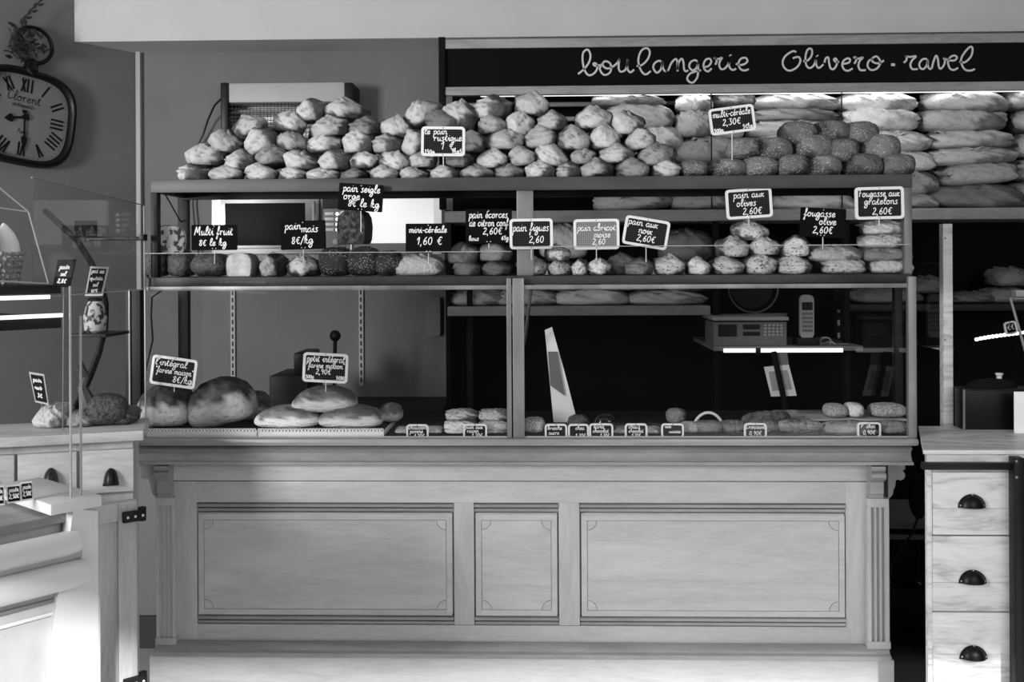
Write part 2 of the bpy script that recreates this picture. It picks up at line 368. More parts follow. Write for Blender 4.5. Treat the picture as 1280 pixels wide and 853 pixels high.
# ------------------------------------------------------------------ bread meshes (unit bounding box, shared)
def bread_mesh(name, seed, kind):
    rnd = random.Random(seed * 31 + 5)
    n, m = {'loaf': (40, 22), 'miche': (34, 20), 'rustic': (30, 18)}.get(kind, (24, 14))
    planes = []; pw = 6.0; amp = .05; scores = []
    if kind == 'rustic':
        a = rnd.uniform(-.4, .4)
        planes = [((0, 0, -1), .72), ((.62 + a * .4, rnd.uniform(-.5, -.2), .72), rnd.uniform(.72, .9)), ((-.66 + a * .4, rnd.uniform(-.4, .1), .72), rnd.uniform(.74, .92)),
                  ((rnd.uniform(-.3, .3), .6, .7), .85), ((1, 0, -.15), 1.0), ((-1, rnd.uniform(-.3, .3), -.1), 1.0), ((rnd.uniform(-.4, .4), -1, .1), .82), ((0, 1, 0), 1.0),
                  ((rnd.uniform(-.5, .5), -.75, .6), rnd.uniform(.8, .95)), ((.7, -.7, -.3), .95), ((-.7, -.7, -.3), .95)]
        pw = rnd.uniform(13, 20); amp = .05
        scores = [(Vector((rnd.uniform(-.6, .6), rnd.uniform(-.5, .2), rnd.uniform(.3, .8))).normalized(), rnd.uniform(.15, .6), rnd.uniform(.06, .13))]
        if rnd.random() < .6: scores.append((Vector((rnd.uniform(-1, 1), rnd.uniform(-.6, .2), rnd.uniform(.1, .6))).normalized(), rnd.uniform(.2, .7), .08))
    elif kind in ('bun', 'fruit'):
        planes = [((0, 0, -1), .62), ((0, 0, 1), .95), ((1, 0, 0), 1), ((-1, 0, 0), 1), ((0, 1, 0), 1), ((0, -1, 0), 1)]
        pw = 3.2; amp = .05 if kind == 'bun' else .14
        if kind == 'bun': scores = [(Vector((rnd.uniform(-.5, .5), -.4, rnd.uniform(-.2, .3))).normalized(), rnd.uniform(.1, .5), .05)]
    elif kind == 'miche':
        planes = [((0, 0, -1), .7), ((0, 0, 1), .9), ((1, 0, 0), 1), ((-1, 0, 0), 1), ((0, 1, 0), 1), ((0, -1, 0), 1), ((.7, .0, .7), .95), ((-.7, 0, .7), .95)]
        pw = 4.0; amp = .04
        for k in range(4): scores.append((Vector((.5 + .1 * k, -.3, .8 - .15 * k)).normalized(), .15 + .2 * k, .035))
    elif kind == 'loaf':
        planes = [((0, 0, -1), .62), ((0, 0, 1), .78), ((1, 0, 0), .95), ((-1, 0, 0), .95), ((0, 1, 0), .9), ((0, -1, 0), .88), ((.55, -.3, .8), .92), ((-.55, -.3, .8), .92), ((0, -.7, .7), .9)]
        pw = 5.0; amp = .05
        for k in range(4): scores.append((Vector((.7, rnd.uniform(-.5, .3), rnd.uniform(.4, .75))).normalized(), -.55 + .38 * k + rnd.uniform(-.1, .1), rnd.uniform(.06, .13)))
    planes = [(Vector(a).normalized(), d) for a, d in planes]
    off = Vector((seed * 3.7, seed * 1.3, seed * 2.1))
    fn = Vector((rnd.uniform(-.9, .2), rnd.uniform(-1, -.5), rnd.uniform(-.1, .6))).normalized()  # pale side turned front-left: paints in the lit side along with flour
    vs = []; fl = []
    def pt(d):
        s = sum(max(0, p.dot(d) / q) ** pw for p, q in planes) ** (1 / pw)
        r = 1 / max(s, .3)
        r *= 1 + amp * mnoise.noise(d * 2.2 + off) + amp * .35 * mnoise.noise(d * 6 + off)
        f = d.dot(fn) + .35 * mnoise.noise(d * 2.5 + off * 2)
        fv = min(1, max(0, (f - .36) / .09))
        for a, o, h in scores:
            t = d.dot(a) - o + .08 * mnoise.noise(d * 3 + off)
            k = 1 if d.z > -.25 else 0
            r += k * (h * math.exp(-((t - .05) / .05) ** 2) - h * .9 * math.exp(-((t + .06) / .07) ** 2))
            if k: fv = min(1, fv + (.9 if kind == 'loaf' else .5) * math.exp(-((t - .02) / .06) ** 2)) * (1 - (.75 if kind == 'rustic' else .35) * math.exp(-((t + .07) / .045) ** 2))
        if kind == 'loaf': fv = min(1, fv + .45 * max(0, d.z))
        if kind == 'miche': fv = min(1, max(0, (.18 - d.z + .35 * mnoise.noise(d * 3 + off)) / .2)) + .5 * max(0, mnoise.noise(d * 7 + off) - .15)
        vs.append(d * r); fl.append(fv)
    pt(Vector((0, 0, 1)))
    for i in range(1, m):
        a = pi * i / m
        for k in range(n):
            g = 2 * pi * k / n
            pt(Vector((sin(a) * cos(g), sin(a) * sin(g), cos(a))))
    pt(Vector((0, 0, -1)))
    Lx = len(vs) - 1
    fs = [(0, 1 + k, 1 + (k + 1) % n) for k in range(n)]
    for i in range(m - 2):
        fs += [(1 + i * n + k, 1 + (i + 1) * n + k, 1 + (i + 1) * n + (k + 1) % n, 1 + i * n + (k + 1) % n) for k in range(n)]
    fs += [(Lx, 1 + (m - 2) * n + (k + 1) % n, 1 + (m - 2) * n + k) for k in range(n)]
    lo = [min(v[i] for v in vs) for i in range(3)]; hi = [max(v[i] for v in vs) for i in range(3)]
    vs = [Vector([(v[i] - lo[i]) / (hi[i] - lo[i]) - .5 for i in range(3)]) for v in vs]
    mb = MB(); mb.add(vs, fs); me = mb.mesh(name, 180)
    at = me.attributes.new('flour', 'FLOAT', 'POINT')  # holds flour and the painted front-left lit side
    for i, f in enumerate(fl): at.data[i].value = f
    return me
BREAD = {k: [bread_mesh(k + '_bread', s + 1, k) for s in range(n)] for k, n in (('rustic', 12), ('bun', 4), ('fruit', 4), ('miche', 3), ('loaf', 7))}
_mc = {}
def bread_mat_mesh(me, m):
    key = (me.name, m.name)
    if key not in _mc:
        c = me.copy(); c.materials.clear(); c.materials.append(m); _mc[key] = c
    return _mc[key]
_bi = 0
def bread(name, kind, m, cx, cy, w, h, Y, depth, label, group=None, rot=0.0, cat='bread', rz=0.0, base=None):
    global _bi; _bi += 1
    me = bread_mat_mesh(BREAD[kind][(_bi * 5) % len(BREAD[kind])], M[m])
    o = bpy.data.objects.new(name, me); COL.objects.link(o)
    s = Y / F
    c = P(cx, cy, Y)
    sx, sz = w * s * 1.04, h * s * 1.06
    if base is not None:      # resting on a surface: keep the top, reach the base
        top = c.z + sz / 2; sz = max(top - base, .02); c.z = base + sz / 2
    o.scale = (sx, depth, sz); o.location = c
    o.rotation_euler = (0, radians(-rot), radians(rz))
    return tag(o, label, cat, group)

# ------------------------------------------------------------------ cursive stroke lettering
G = {
 'a': (11, ["8,8 5,10 1,7 1,2 4,0 7,3 8,9 8,3 10,0 12,2"]), 'b': (9, ["0,2 4,11 5,18 3,20 1,15 1,4 4,0 7,3 6,8 4,9 9,8"]), 'c': (9, ["8,8 5,10 1,7 1,3 4,0 9,3"]),
 'd': (11, ["8,8 5,10 1,7 1,2 4,0 7,3 9,19 8,4 10,0 12,2"]), 'e': (9, ["0,4 5,5 7,8 5,10 2,8 1,3 4,0 9,3"]), 'f': (8, ["0,2 5,11 6,18 4,20 3,14 3,-6 1,-9 2,-2 8,4"]),
 'g': (10, ["8,8 5,10 1,7 1,2 4,1 8,8 8,-4 5,-9 1,-7 4,-2 11,3"]), 'h': (10, ["0,2 4,12 4,19 2,19 1,10 1,0 2,6 5,10 7,8 7,1 10,2"]), 'i': (6, ["0,4 3,10 3,3 5,0 7,2", "3.4,14 3.8,14.6"]),
 'k': (10, ["0,2 4,12 4,19 2,19 1,10 1,0 2,6 6,10 6,7 2,5 8,0 10,2"]), 'l': (7, ["0,3 5,11 6,18 4,20 2,14 2,4 4,0 7,2"]), 'm': (15, ["0,7 2,10 2,0", "2,6 5,10 7,8 7,0", "7,6 10,10 12,8 12,2 14,0 16,2"]),
 'n': (11, ["0,7 2,10 2,0", "2,5 5,10 8,8 8,2 10,0 12,2"]), 'o': (10, ["6,10 2,9 1,4 3,0 7,1 8,6 6,10 4,8 10,8"]), 'p': (10, ["0,7 3,10 2,0 1.5,-9", "2.5,6 5,10 8,8 8,2 5,0 2.5,2"]),
 'q': (10, ["8,8 5,10 1,7 1,2 4,1 8,8 8,-9 10,-5"]), 'r': (9, ["0,7 2,10 2.5,0", "2.4,5 5,9 8,9"]), 's': (8, ["7,9 4,10 2,8 6,3 4,0 0,1"]), 't': (8, ["0,3 4,16 3,4 5,0 8,2", "1,11 7,11.5"]),
 'u': (11, ["0,5 2,10 2,2 4,0 7,4 8,10 8,3 10,0 12,2"]), 'v': (9, ["0,6 2,10 4,1 5,0 8,9 10,9"]), 'x': (9, ["0,3 2,10 7,0 9,2", "8,10 1,0"]), 'z': (9, ["1,9 7,10 1,0 9,1"]),
 'M': (17, ["0,0 3,18 4,18 7,5 11,18 13,18 13,3 16,0"]), 'C': (12, ["10,16 7,19 2,14 2,4 5,0 11,4"]), 'F': (11, ["3,0 4,18", "0,17 10,19", "1,9 8,10"]),
 'L': (11, ["1,13 5,19 6,15 3,2 1,1 4,2 10,0"]), 'P': (11, ["3,0 4,18 9,17 9,10 4,9"]),
 '0': (9, ["5,15 1,11 1,4 4,0 7,4 7,11 5,15"]), '1': (7, ["1,9 5,15 4,0"]), '2': (9, ["1,12 4,15 7,11 1,1 3,0 9,1"]), '3': (9, ["1,14 6,15 4,9 7,5 4,0 0,2"]), '5': (9, ["7,15 2,15 2,9 6,9 6,2 1,0"]),
 '6': (9, ["6,15 2,9 1,3 4,0 7,3 5,8 1,4"]), '8': (9, ["7,13 4,15 1,12 7,4 4,0 1,4 7,12"]), '9': (9, ["7,11 3,15 1,10 5,8 7,13 5,0"]), '4': (9, ["5,15 1,5 8,5", "6,9 5,0"]),
 '€': (10, ["9,13 6,15 3,11 3,4 6,0 9,2", "0,9 7,9", "0,6 6,6"]), ',': (5, ["2,1 1,-4"]), '.': (5, ["2,0 2.6,.8"]), '/': (8, ["1,-3 7,17"]), '-': (8, ["1,6 7,6.5"]), "'": (4, ["2,19 1.5,14"]), '"': (6, ["1,19 1,15", "4,19 4,15"]), ' ': (8, []),
 '°': (5, ["2,16 3,18 4,16 3,14 2,16"]),
}
for k, base, acc in (('é', 'e', "3,13 7,17"), ('è', 'e', "7,13 3,17"), ('ï', 'i', "1,14 1.6,14.6"), ('É', 'e', "3,13 7,17")):
    G[k] = (G[base][0], G[base][1] + [acc])
def spline(pts, sub=4):
    if len(pts) < 3: return pts
    q = [pts[0]] + pts + [pts[-1]]; out = []
    for i in range(1, len(q) - 2):
        a, b, c, d = q[i - 1], q[i], q[i + 1], q[i + 2]
        for k in range(sub):
            t = k / sub
            out.append(tuple(.5 * (2 * b[j] + (c[j] - a[j]) * t + (2 * a[j] - 5 * b[j] + 4 * c[j] - d[j]) * t * t + (3 * b[j] - a[j] - 3 * c[j] + d[j]) * t ** 3) for j in (0, 1)))
    out.append(pts[-1]); return out
def text_strokes(txt):
    x = 0; out = []
    for ch in txt:
        w, st = G.get(ch, G[' '])
        for s in st:
            p = [tuple(float(q) for q in a.split(',')) for a in s.split()]
            out.append([(x + a, b) for a, b in spline(p, 3)])
        x += w + .6
    return out, x
def write(mb, txt, cx, cz, xh, wid, y, slant=.12, maxw=None, rot=0.0, origin=(0, 0), lim=None):
    st, w = text_strokes(txt); k = xh / 10; kx = k
    if maxw and w * k > maxw: kx = maxw / w
    if lim:
        e = lim / 2 - w * kx / 2; cx = max(-e, min(e, cx)) if e > 0 else 0
    for s in st:
        pts = []
        for a, b in s:
            u = cx + (a - w / 2) * kx + b * k * slant; v = cz + (b - 5) * k
            pts.append((origin[0] + u * cos(rot) - v * sin(rot), origin[1] + u * sin(rot) + v * cos(rot)))
        mb.ribbon(pts, wid, y)

def rrect(w, h, r, n=4):
    out = []
    for cx, cz, a0 in ((w / 2 - r, h / 2 - r, 0), (-w / 2 + r, h / 2 - r, 90), (-w / 2 + r, -h / 2 + r, 180), (w / 2 - r, -h / 2 + r, 270)):
        for i in range(n + 1):
            a = radians(a0 + 90 * i / n); out.append((cx + r * cos(a), cz + r * sin(a)))
    return out
def rot2(p, a): return (p[0] * cos(a) - p[1] * sin(a), p[0] * sin(a) + p[1] * cos(a))
def slate(px, py, w, h, rot, Y, lines, framed, label, group, stick_y=None, grid='slate_grid', name='price_slate', ls=1.0, basez=None):
    """a small price slate on a stick; lines: (text, cx, cy, x-height) as fractions of the card"""
    s = Y / F; c = P(px, py, Y); w *= s; h *= s; a = radians(rot)
    zb = basez if basez is not None else (P(px, stick_y, Y).z if stick_y else c.z - h / 2 - .004)
    root = thing(name, label, 'price tag', (c.x, Y, zb), 0, group)
    dz = c.z - zb
    def tr(pl): return [(rot2(p, a)[0], rot2(p, a)[1] + dz) for p in pl]
    fw = .06 * h + .003 if framed else 0
    mb = MB(); mb.prism(tr(rrect(w - fw * 1.6, h - fw * 1.6, .004)), -.002, .002)
    part('slate_board', mb, M[grid if framed else 'slate_plain'], root)
    if framed:
        o = tr(rrect(w, h, .012)); i = tr(rrect(w - 2 * fw, h - 2 * fw, .006)); n = len(o); fb = MB()
        vs = [(p[0], -.005, p[1]) for p in o] + [(p[0], -.005, p[1]) for p in i] + [(p[0], .003, p[1]) for p in o] + [(p[0], .003, p[1]) for p in i]
        fs = []
        for k in range(n):
            j = (k + 1) % n
            fs += [(k, j, j + n, k + n), (k + 2 * n, k + 3 * n, j + 3 * n, j + 2 * n), (k, k + 2 * n, j + 2 * n, j), (k + n, j + n, j + 3 * n, k + 3 * n)]
        fb.add(vs, fs); part('frame', fb, M['frame_white'], root, label='white plastic frame')
        for sg in (1, -1):
            q = rot2((0, sg * (h / 2 - fw / 2)), a); r = MB(); r.ball((q[0], -.005, q[1] + dz), .0022, .001, .0022, 6, 4); part('rivet', r, M['grey'], root)
    else:
        for sg, xx in ((1, 0), (-1, -.006), (-1, .006)):
            q = rot2((xx, sg * (h / 2 - .006)), a); r = MB(); r.ball((q[0], -.003, q[1] + dz), .002, .0015, .002, 6, 4); part('rivet', r, M['frame_white'], root)
    t = MB(); wd = max(.0018, .0026 * ls)
    for txt, cx, cy, xh in lines:
        write(t, txt, cx * w, cy * h, xh * h * .9, wd, -.0036, maxw=w * (.84 if abs(cx) < .25 else .34), rot=a, origin=(0, dz), lim=w * .86)
    part('chalk_lettering', t, M['chalk'], root, label='white handwritten lettering', smooth=0)
    if stick_y or basez is not None:
        k = MB(); k.tube([(0, .001, 0), (0, .001, dz - h * .3)], .0016, 6); part('stick', k, M['frame_white'], root)
    return root

# =================================================================== THE ROOM
YB = 4.9                                   # back wall
corner = P(172, 300, YB)
wd = Vector((-.19, -.26, 0)).normalized()  # direction of the left wall, coming forward
CL = Vector((corner.x, YB, 0))
end_l = CL + wd * 8.0
ZC = 3.15
struct('floor', MB().box(-8, 4, -3, 5.2, -.1, 0), M['floor'])
struct('wall_back', MB().box(corner.x, 4, YB, YB + .12, 0, ZC), M['wall'])
nl = Vector((-wd.y, wd.x, 0)); nl = nl if nl.x < 0 else -nl
pl = [CL, CL + wd * 8.0, CL + wd * 8.0 + nl * .12, CL + nl * .12]
struct('wall_left', MB().prism([(p.x, p.y) for p in pl], 0, ZC, 'z'), M['wall'])
struct('wall_right', MB().box(3.6, 3.72, -1.5, 5.0, 0, ZC), M['wall'])
struct('ceiling', MB().box(-8, 4, -1.5, 5.1, ZC, ZC + .1), M['ceiling'])
zh = P(640, 842, 3.3).z + (3.3 + 1.62) * tan(radians(29))*1.0
struct('wall_front', MB().box(-8, 4, -1.62, -1.5, zh, ZC + .1), M['wall'])
bz = P(300, 50, 4.64).z
bx = P(93, 30, 4.64).x
struct('trim_1', MB().box(bx, 3.6, 4.64, YB, bz, ZC), M['beam'])           # beam along the back wall
for i, (y0, y1, m) in enumerate(((785, 815, 'base'),)):
    struct('baseboard_back', MB().box(corner.x, P(560, 800, YB).x, YB - .02, YB, 0, .13), M['base'])
mb = MB()
a = CL + wd * .02; mb.prism([(p.x, p.y) for p in (CL, CL + wd * 7.9, CL + wd * 7.9 - nl * .02, CL - nl * .02)], 0, .13, 'z')
struct('baseboard_left', mb, M['base'])
# thin pale conduit in the corner
mb = MB(); x0 = P(172, 65, YB).x; x1 = P(178, 65, YB).x
mb.box(x0, x1, YB - .03, YB - .001, .13, P(174, 66, YB).z, .004)
cr = single('corner_conduit', mb, M['lgrey'], 'thin pale vertical conduit in the corner behind the display', 'conduit')

# =================================================================== MAIN COUNTER
YF = 3.375                                   # face of the counter
def zz(py, Y, px=640): return P(px, py, Y).z
def xx(px, Y, py=580): return P(px, py, Y).x
ct = thing('shop_counter', 'long panelled oak counter with fluted pilasters under the glass case', 'counter', (xx(640, YF), 3.7, 0))
ZT = zz(549, 3.312)                          # counter top
YK = 3.95                                   # back of the counter
def box_px(mb, l, r, t, b, Y0, Y1, bev=0.0):
    mb.box(xx(l, Y0), xx(r, Y0), Y0, Y1, zz(b, Y0), zz(t, Y0), bev); return mb
wpart('countertop', MB().box(xx(168, 3.312), xx(1150, 3.312), 3.312, YK, zz(558.5, 3.312), ZT, .012), M['counter_top'], ct)
# moulded frieze below the top: swept profile (front) as a prism along x
pf = [(yy, zz(pp, 3.33)) for yy, pp in ((3.345, 558.5), (3.330, 562), (3.340, 563), (3.347, 568), (3.342, 573), (3.334, 577), (3.322, 577.5), (3.322, 581), (YK, 581), (YK, 558.5))]
wpart('frieze_moulding', MB().prism(pf, xx(170, 3.33), xx(1141, 3.33), 'x'), M['counter_top'], ct)
wpart('carcass', MB().box(xx(206, YF), xx(1108, YF), YF + .03, YK, 0, zz(581, YF)), M['counter'], ct)
wpart('top_rail', box_px(MB(), 216, 1086, 580.5, 601.5, YF, YF + .03, .0015), M['counter'], ct)
wpart('upper_rail', box_px(MB(), 245, 1058, 602.5, 629, YF, YF + .03, .0015), M['counter'], ct)
wpart('bottom_rail', box_px(MB(), 245, 1058, 782.5, 808, YF, YF + .03, .0015), M['counter'], ct)
for l, r in ((217, 245.5), (567, 592), (698, 724), (1057, 1085)):
    t, b = (602.5, 808) if l in (217, 1057) else (629, 782)
    wpart('stile', box_px(MB(), l, r, t, b, YF, YF + .03, .0015), M['counter_v'], ct)
def notched(l, r, t, b, Y, rad):
    x0, x1, z0, z1 = xx(l, Y), xx(r, Y), zz(b, Y), zz(t, Y); out = []
    for cx, cz, a0 in ((x1, z1, 270), (x0, z1, 360), (x0, z0, 90), (x1, z0, 180)):
        for i in range(7):
            a = radians(a0 - 90 * i / 6) if False else radians(a0 - 90 * i / 6)
            out.append((cx + rad * cos(a), cz + rad * sin(a)))
    return out
for l, r in ((245.5, 567), (592, 698), (724, 1057)):
    wpart('panel_back', box_px(MB(), l, r, 629, 782, YF + .022, YF + .03), M['counter'], ct)
    for t, b in ((629.5, 640), (771, 781.5)):          # stepped mouldings above and below
        mb = MB(); z0, z1 = zz(b, YF), zz(t, YF); d = z1 - z0
        mb.prism([(YF + .024, z0), (YF + .004, z0), (YF + .004, z0 + d * .3), (YF + .014, z0 + d * .36), (YF + .014, z0 + d * .46), (YF - .003, z0 + d * .55), (YF - .003, z0 + d * .85), (YF + .012, z1), (YF + .024, z1)], xx(l + .5, YF), xx(r - .5, YF), 'x')
        wpart('panel_moulding', mb, M['counter_top'], ct)
    wpart('raised_panel', box_px(MB(), l + 1.5, r - 1.5, 641.5, 769.5, YF + .006, YF + .022, .006), M['counter'], ct)
    # incised field: a raised notched field with four quarter-round corner pieces, gaps left as the grooves
    Yp = YF + .006; gp = .0022; rad = 11 * Yp / F
    a, b_, t_, bo = l + 10, r - 10, 651, 762
    wpart('panel_field', MB().prism(notched(a, b_, t_, bo, Yp, rad + gp), Yp - .0035, Yp + .001), M['counter'], ct)
    x0, x1, z0, z1 = xx(a, Yp), xx(b_, Yp), zz(bo, Yp), zz(t_, Yp)
    for cx, cz, a0 in ((x0, z0, 0), (x1, z0, 90), (x1, z1, 180), (x0, z1, 270)):
        q = [(cx, cz)] + [(cx + rad * cos(radians(a0 + 15 * i)), cz + rad * sin(radians(a0 + 15 * i))) for i in range(7)]
        wpart('corner_inlay', MB().prism(q, Yp - .0035, Yp + .001), M['counter'], ct)
    for ex0, ex1, ez0, ez1 in ((x0 - .021, x0 - gp, z0 - .021, z1 + .021), (x1 + gp, x1 + .021, z0 - .021, z1 + .021), (x0 - gp, x1 + gp, z1 + gp, z1 + .021), (x0 - gp, x1 + gp, z0 - .021, z0 - gp)):
        wpart('panel_border', MB().box(ex0, ex1, Yp - .0035, Yp + .001, ez0, ez1), M['counter'], ct)
# plinth
wpart('plinth_moulding', MB().prism([(YF + .03, zz(823, 3.335)), (3.33, zz(823, 3.335)), (3.33, zz(818, 3.335)), (3.342, zz(816, 3.335)), (3.348, zz(812, 3.335)), (3.362, zz(808.5, 3.335)), (YF + .03, zz(808.5, 3.33))], xx(190, 3.33), xx(1113, 3.33), 'x'), M['counter_top'], ct)
wpart('plinth', MB().box(xx(185, 3.336), xx(1117, 3.336), 3.338, YK, 0, zz(823, 3.336), .004), M['counter'], ct)
wpart('case_floor', MB().box(xx(180, 3.345), xx(1138, 3.345), 3.345, YK - .01, ZT - .001, ZT + .0015), M['matt_black'], ct)
# pilasters with flutes, caps and side brackets
for side, l, r in ((-1, 194.5, 218), (1, 1084, 1111)):
    Yp = 3.352; n = 3; x0, x1 = xx(l, Yp), xx(r, Yp); w = x1 - x0; fw = w * .19
    pr = [(x0, YF + .04), (x0, Yp)]
    for k in range(n):
        c = x0 + w * (.26 + .24 * k)
        pr += [(c - fw / 2, Yp)] + [(c - fw / 2 * cos(radians(g)), Yp + fw * .95 * sin(radians(g))) for g in (30, 60, 90, 120, 150)] + [(c + fw / 2, Yp)]
    pr += [(x1, Yp), (x1, YF + .04)]
    wpart('pilaster', MB().prism(pr, zz(800, Yp), zz(634, Yp), 'z'), M['counter_v'], ct)
    wpart('pilaster_foot', MB().box(x0 - .003, x1 + .003, Yp - .004, YF + .04, zz(809, Yp), zz(800, Yp), .003), M['counter_v'], ct)
    wpart('pilaster_cap', MB().box(x0, x1, Yp - .002, YF + .04, zz(634, Yp), zz(623, Yp), .003), M['counter_v'], ct)
    mb = MB(); zt, zb = zz(581, Yp), zz(623, Yp); d = zt - zb; q = []
    for t, o in ((0, .004), (.05, .010), (.12, .006), (.16, .012), (.5, .012), (.56, .02), (.62, .034), (.7, .04), (.78, .036), (.84, .024), (.86, .03), (.93, .034), (1.0, .034)):
        q.append((Yp - o, zb + d * t))
    q += [(YF + .03, zt), (YF + .03, zb)]
    a, b_ = (l + 3, r - 4) if side < 0 else (l + 2, r - 8)
    wpart('scroll_bracket', mb.prism(q, xx(a, Yp), xx(b_, Yp), 'x'), M['counter_top'], ct)
    # scalloped side bracket seen in profile
    e = xx(l + 1, 3.4) if side < 0 else xx(r - 1, 3.4)
    o = 19 * 3.4 / F
    poly = [(0, 0), (1, 0), (1, -.13), (.85, -.16), (.98, -.25), (1.0, -.34), (.9, -.42), (.72, -.45), (.55, -.42), (.45, -.46), (.42, -.62), (.32, -.72), (.28, -.85), (.1, -.95), (0, -1.0)]
    hh = (zz(581, 3.4) - zz(624, 3.4))
    q = [(e + side * u * o * 1.1, zz(581, 3.4) + v * hh) for u, v in poly]
    wpart('side_bracket', MB().prism(q, 3.4, 3.44), M['counter_v'], ct)

# =================================================================== GLASS DISPLAY CASE
ds = thing('display_case', 'glass bread display case with brushed metal shelves standing on the counter', 'display case', (xx(640, 3.5), 3.5, ZT))
Y0, Y1 = 3.36, 3.655
zs1, zs0 = zz(222, Y0, 640), zz(238, Y0, 640)
wpart('top_shelf', MB().box(xx(190, Y0, 230), xx(1140, Y0, 230), Y0, Y1, zs1 - .012, zs1, .002), M['zinc'], ds)
wpart('top_rail_front', MB().box(xx(189, Y0, 230), xx(1140, Y0, 230), Y0 - .004, Y0 + .012, zs0, zs1 + .001, .002), M['zinc'], ds)
wpart('top_rail_back', MB().box(xx(189, Y0, 230), xx(1140, Y0, 230), Y1 - .02, Y1, zs0 - .006, zs1 - .012, .002), M['dark_steel'], ds)
for a in (190, 1129): wpart('side_rail', MB().box(xx(a, Y0, 230), xx(a + 9, Y0, 230), Y0 + .012, Y1 - .02, zs0, zs1 - .012, .002), M['dark_steel'], ds)
zm1 = zz(345, Y0, 640); zm0 = zz(356, Y0, 640)
wpart('middle_shelf', MB().box(xx(184, Y0, 350), xx(1139, Y0, 350), Y0, Y1, zm1 - .014, zm1, .002), M['zinc'], ds)
wpart('middle_rail', MB().box(xx(184, Y0, 350), xx(1139, Y0, 350), Y0 - .006, Y0 + .01, zm0, zm1, .002), M['zinc'], ds)
wpart('glass_channel', MB().box(xx(184, 3.345, 358), xx(1139, 3.345, 358), 3.335, 3.35, zz(362, 3.34), zz(356.5, 3.34), .002), M['zinc_v'], ds)
for l, r in ((188.5, 197), (1130, 1140)):
    wpart('front_post', MB().box(xx(l, Y0, 300), xx(r, Y0, 300), Y0 - .002, Y0 + .03, zm1, zs0, .002), M['dark_steel' if l < 600 else 'zinc_v'], ds)
wpart('centre_post', MB().box(xx(646, Y0 + .02, 300), xx(667, Y0 + .02, 300), Y0 + .013, Y0 + .045, zm1, zs1 - .012, .004), M['zinc_v'], ds)
for l, r in ((222, 234.5), (1118, 1128)):
    wpart('rear_post', MB().box(xx(l, Y1, 300), xx(r, Y1, 300), Y1, Y1 + .03, ZT, zs1 - .012, .002), M['dark_steel'], ds)
YG = 3.335
for l, r, m in ((633.5, 639.5, 'zinc_v'), (641, 655.5, 'zinc_v'), (1134.5, 1145, 'zinc_v')):
    wpart('glass_post', MB().box(xx(l, YG, 450), xx(r, YG, 450), YG - .008, YG + .016, ZT, zz(348, YG), .003), M[m], ds)
zgt, zgb = zz(360, YG), ZT + .001
for l, r in ((181, 633.5), (655.5, 1134.5)):
    wpart('front_pane', MB().box(xx(l, YG, 450), xx(r, YG, 450), YG, YG + .005, zgb, zgt), M['glass'], ds, label='clear lower front pane')
    wpart('pane_edge', MB().box(xx(l, YG, 450), xx(r, YG, 450), YG - .001, YG + .006, zgb, zgb + .004), M['glass_edge'], ds)
for l, r, t in ((181, 640, 315), (641, 1139, 309)):
    wpart('guard_pane', MB().box(xx(l, YG, 450), xx(r, YG, 450), YG, YG + .004, zm0, zz(t, YG)), M['glass'], ds, label='low clear guard in front of the middle shelf')
    wpart('pane_edge', MB().box(xx(l, YG, 450), xx(r, YG, 450), YG - .0005, YG + .0045, zz(t, YG), zz(t, YG) + .0022), M['glass_edge'], ds)
wpart('end_pane', MB().box(xx(181, YG, 450), xx(181, YG, 450) + .005, YG, 3.9, ZT + .001, zz(315, YG)), M['glass_thin'], ds)
wpart('pane_edge', MB().box(xx(180.6, YG, 450), xx(182, YG, 450), YG - .001, YG + .006, ZT + .001, zz(300, YG)), M['glass_edge'], ds)
wpart('end_pane', MB().box(xx(1137, YG, 450), xx(1137, YG, 450) + .005, YG + .02, 3.9, ZT + .001, zm0), M['glass_thin'], ds)
wpart('shelf_brace', MB().tube([(xx(203, Y0, 240), Y0 + .02, zs0), (xx(226, Y1, 270), Y1, zz(275, Y1))], .0025, 6), M['dark_steel'], ds)
# chrome support arm behind the right pane
wpart('support_arm', MB().tube([P(664, 362, 3.42), P(655, 430, 3.55)], .006, 8), M['steel'], ds)

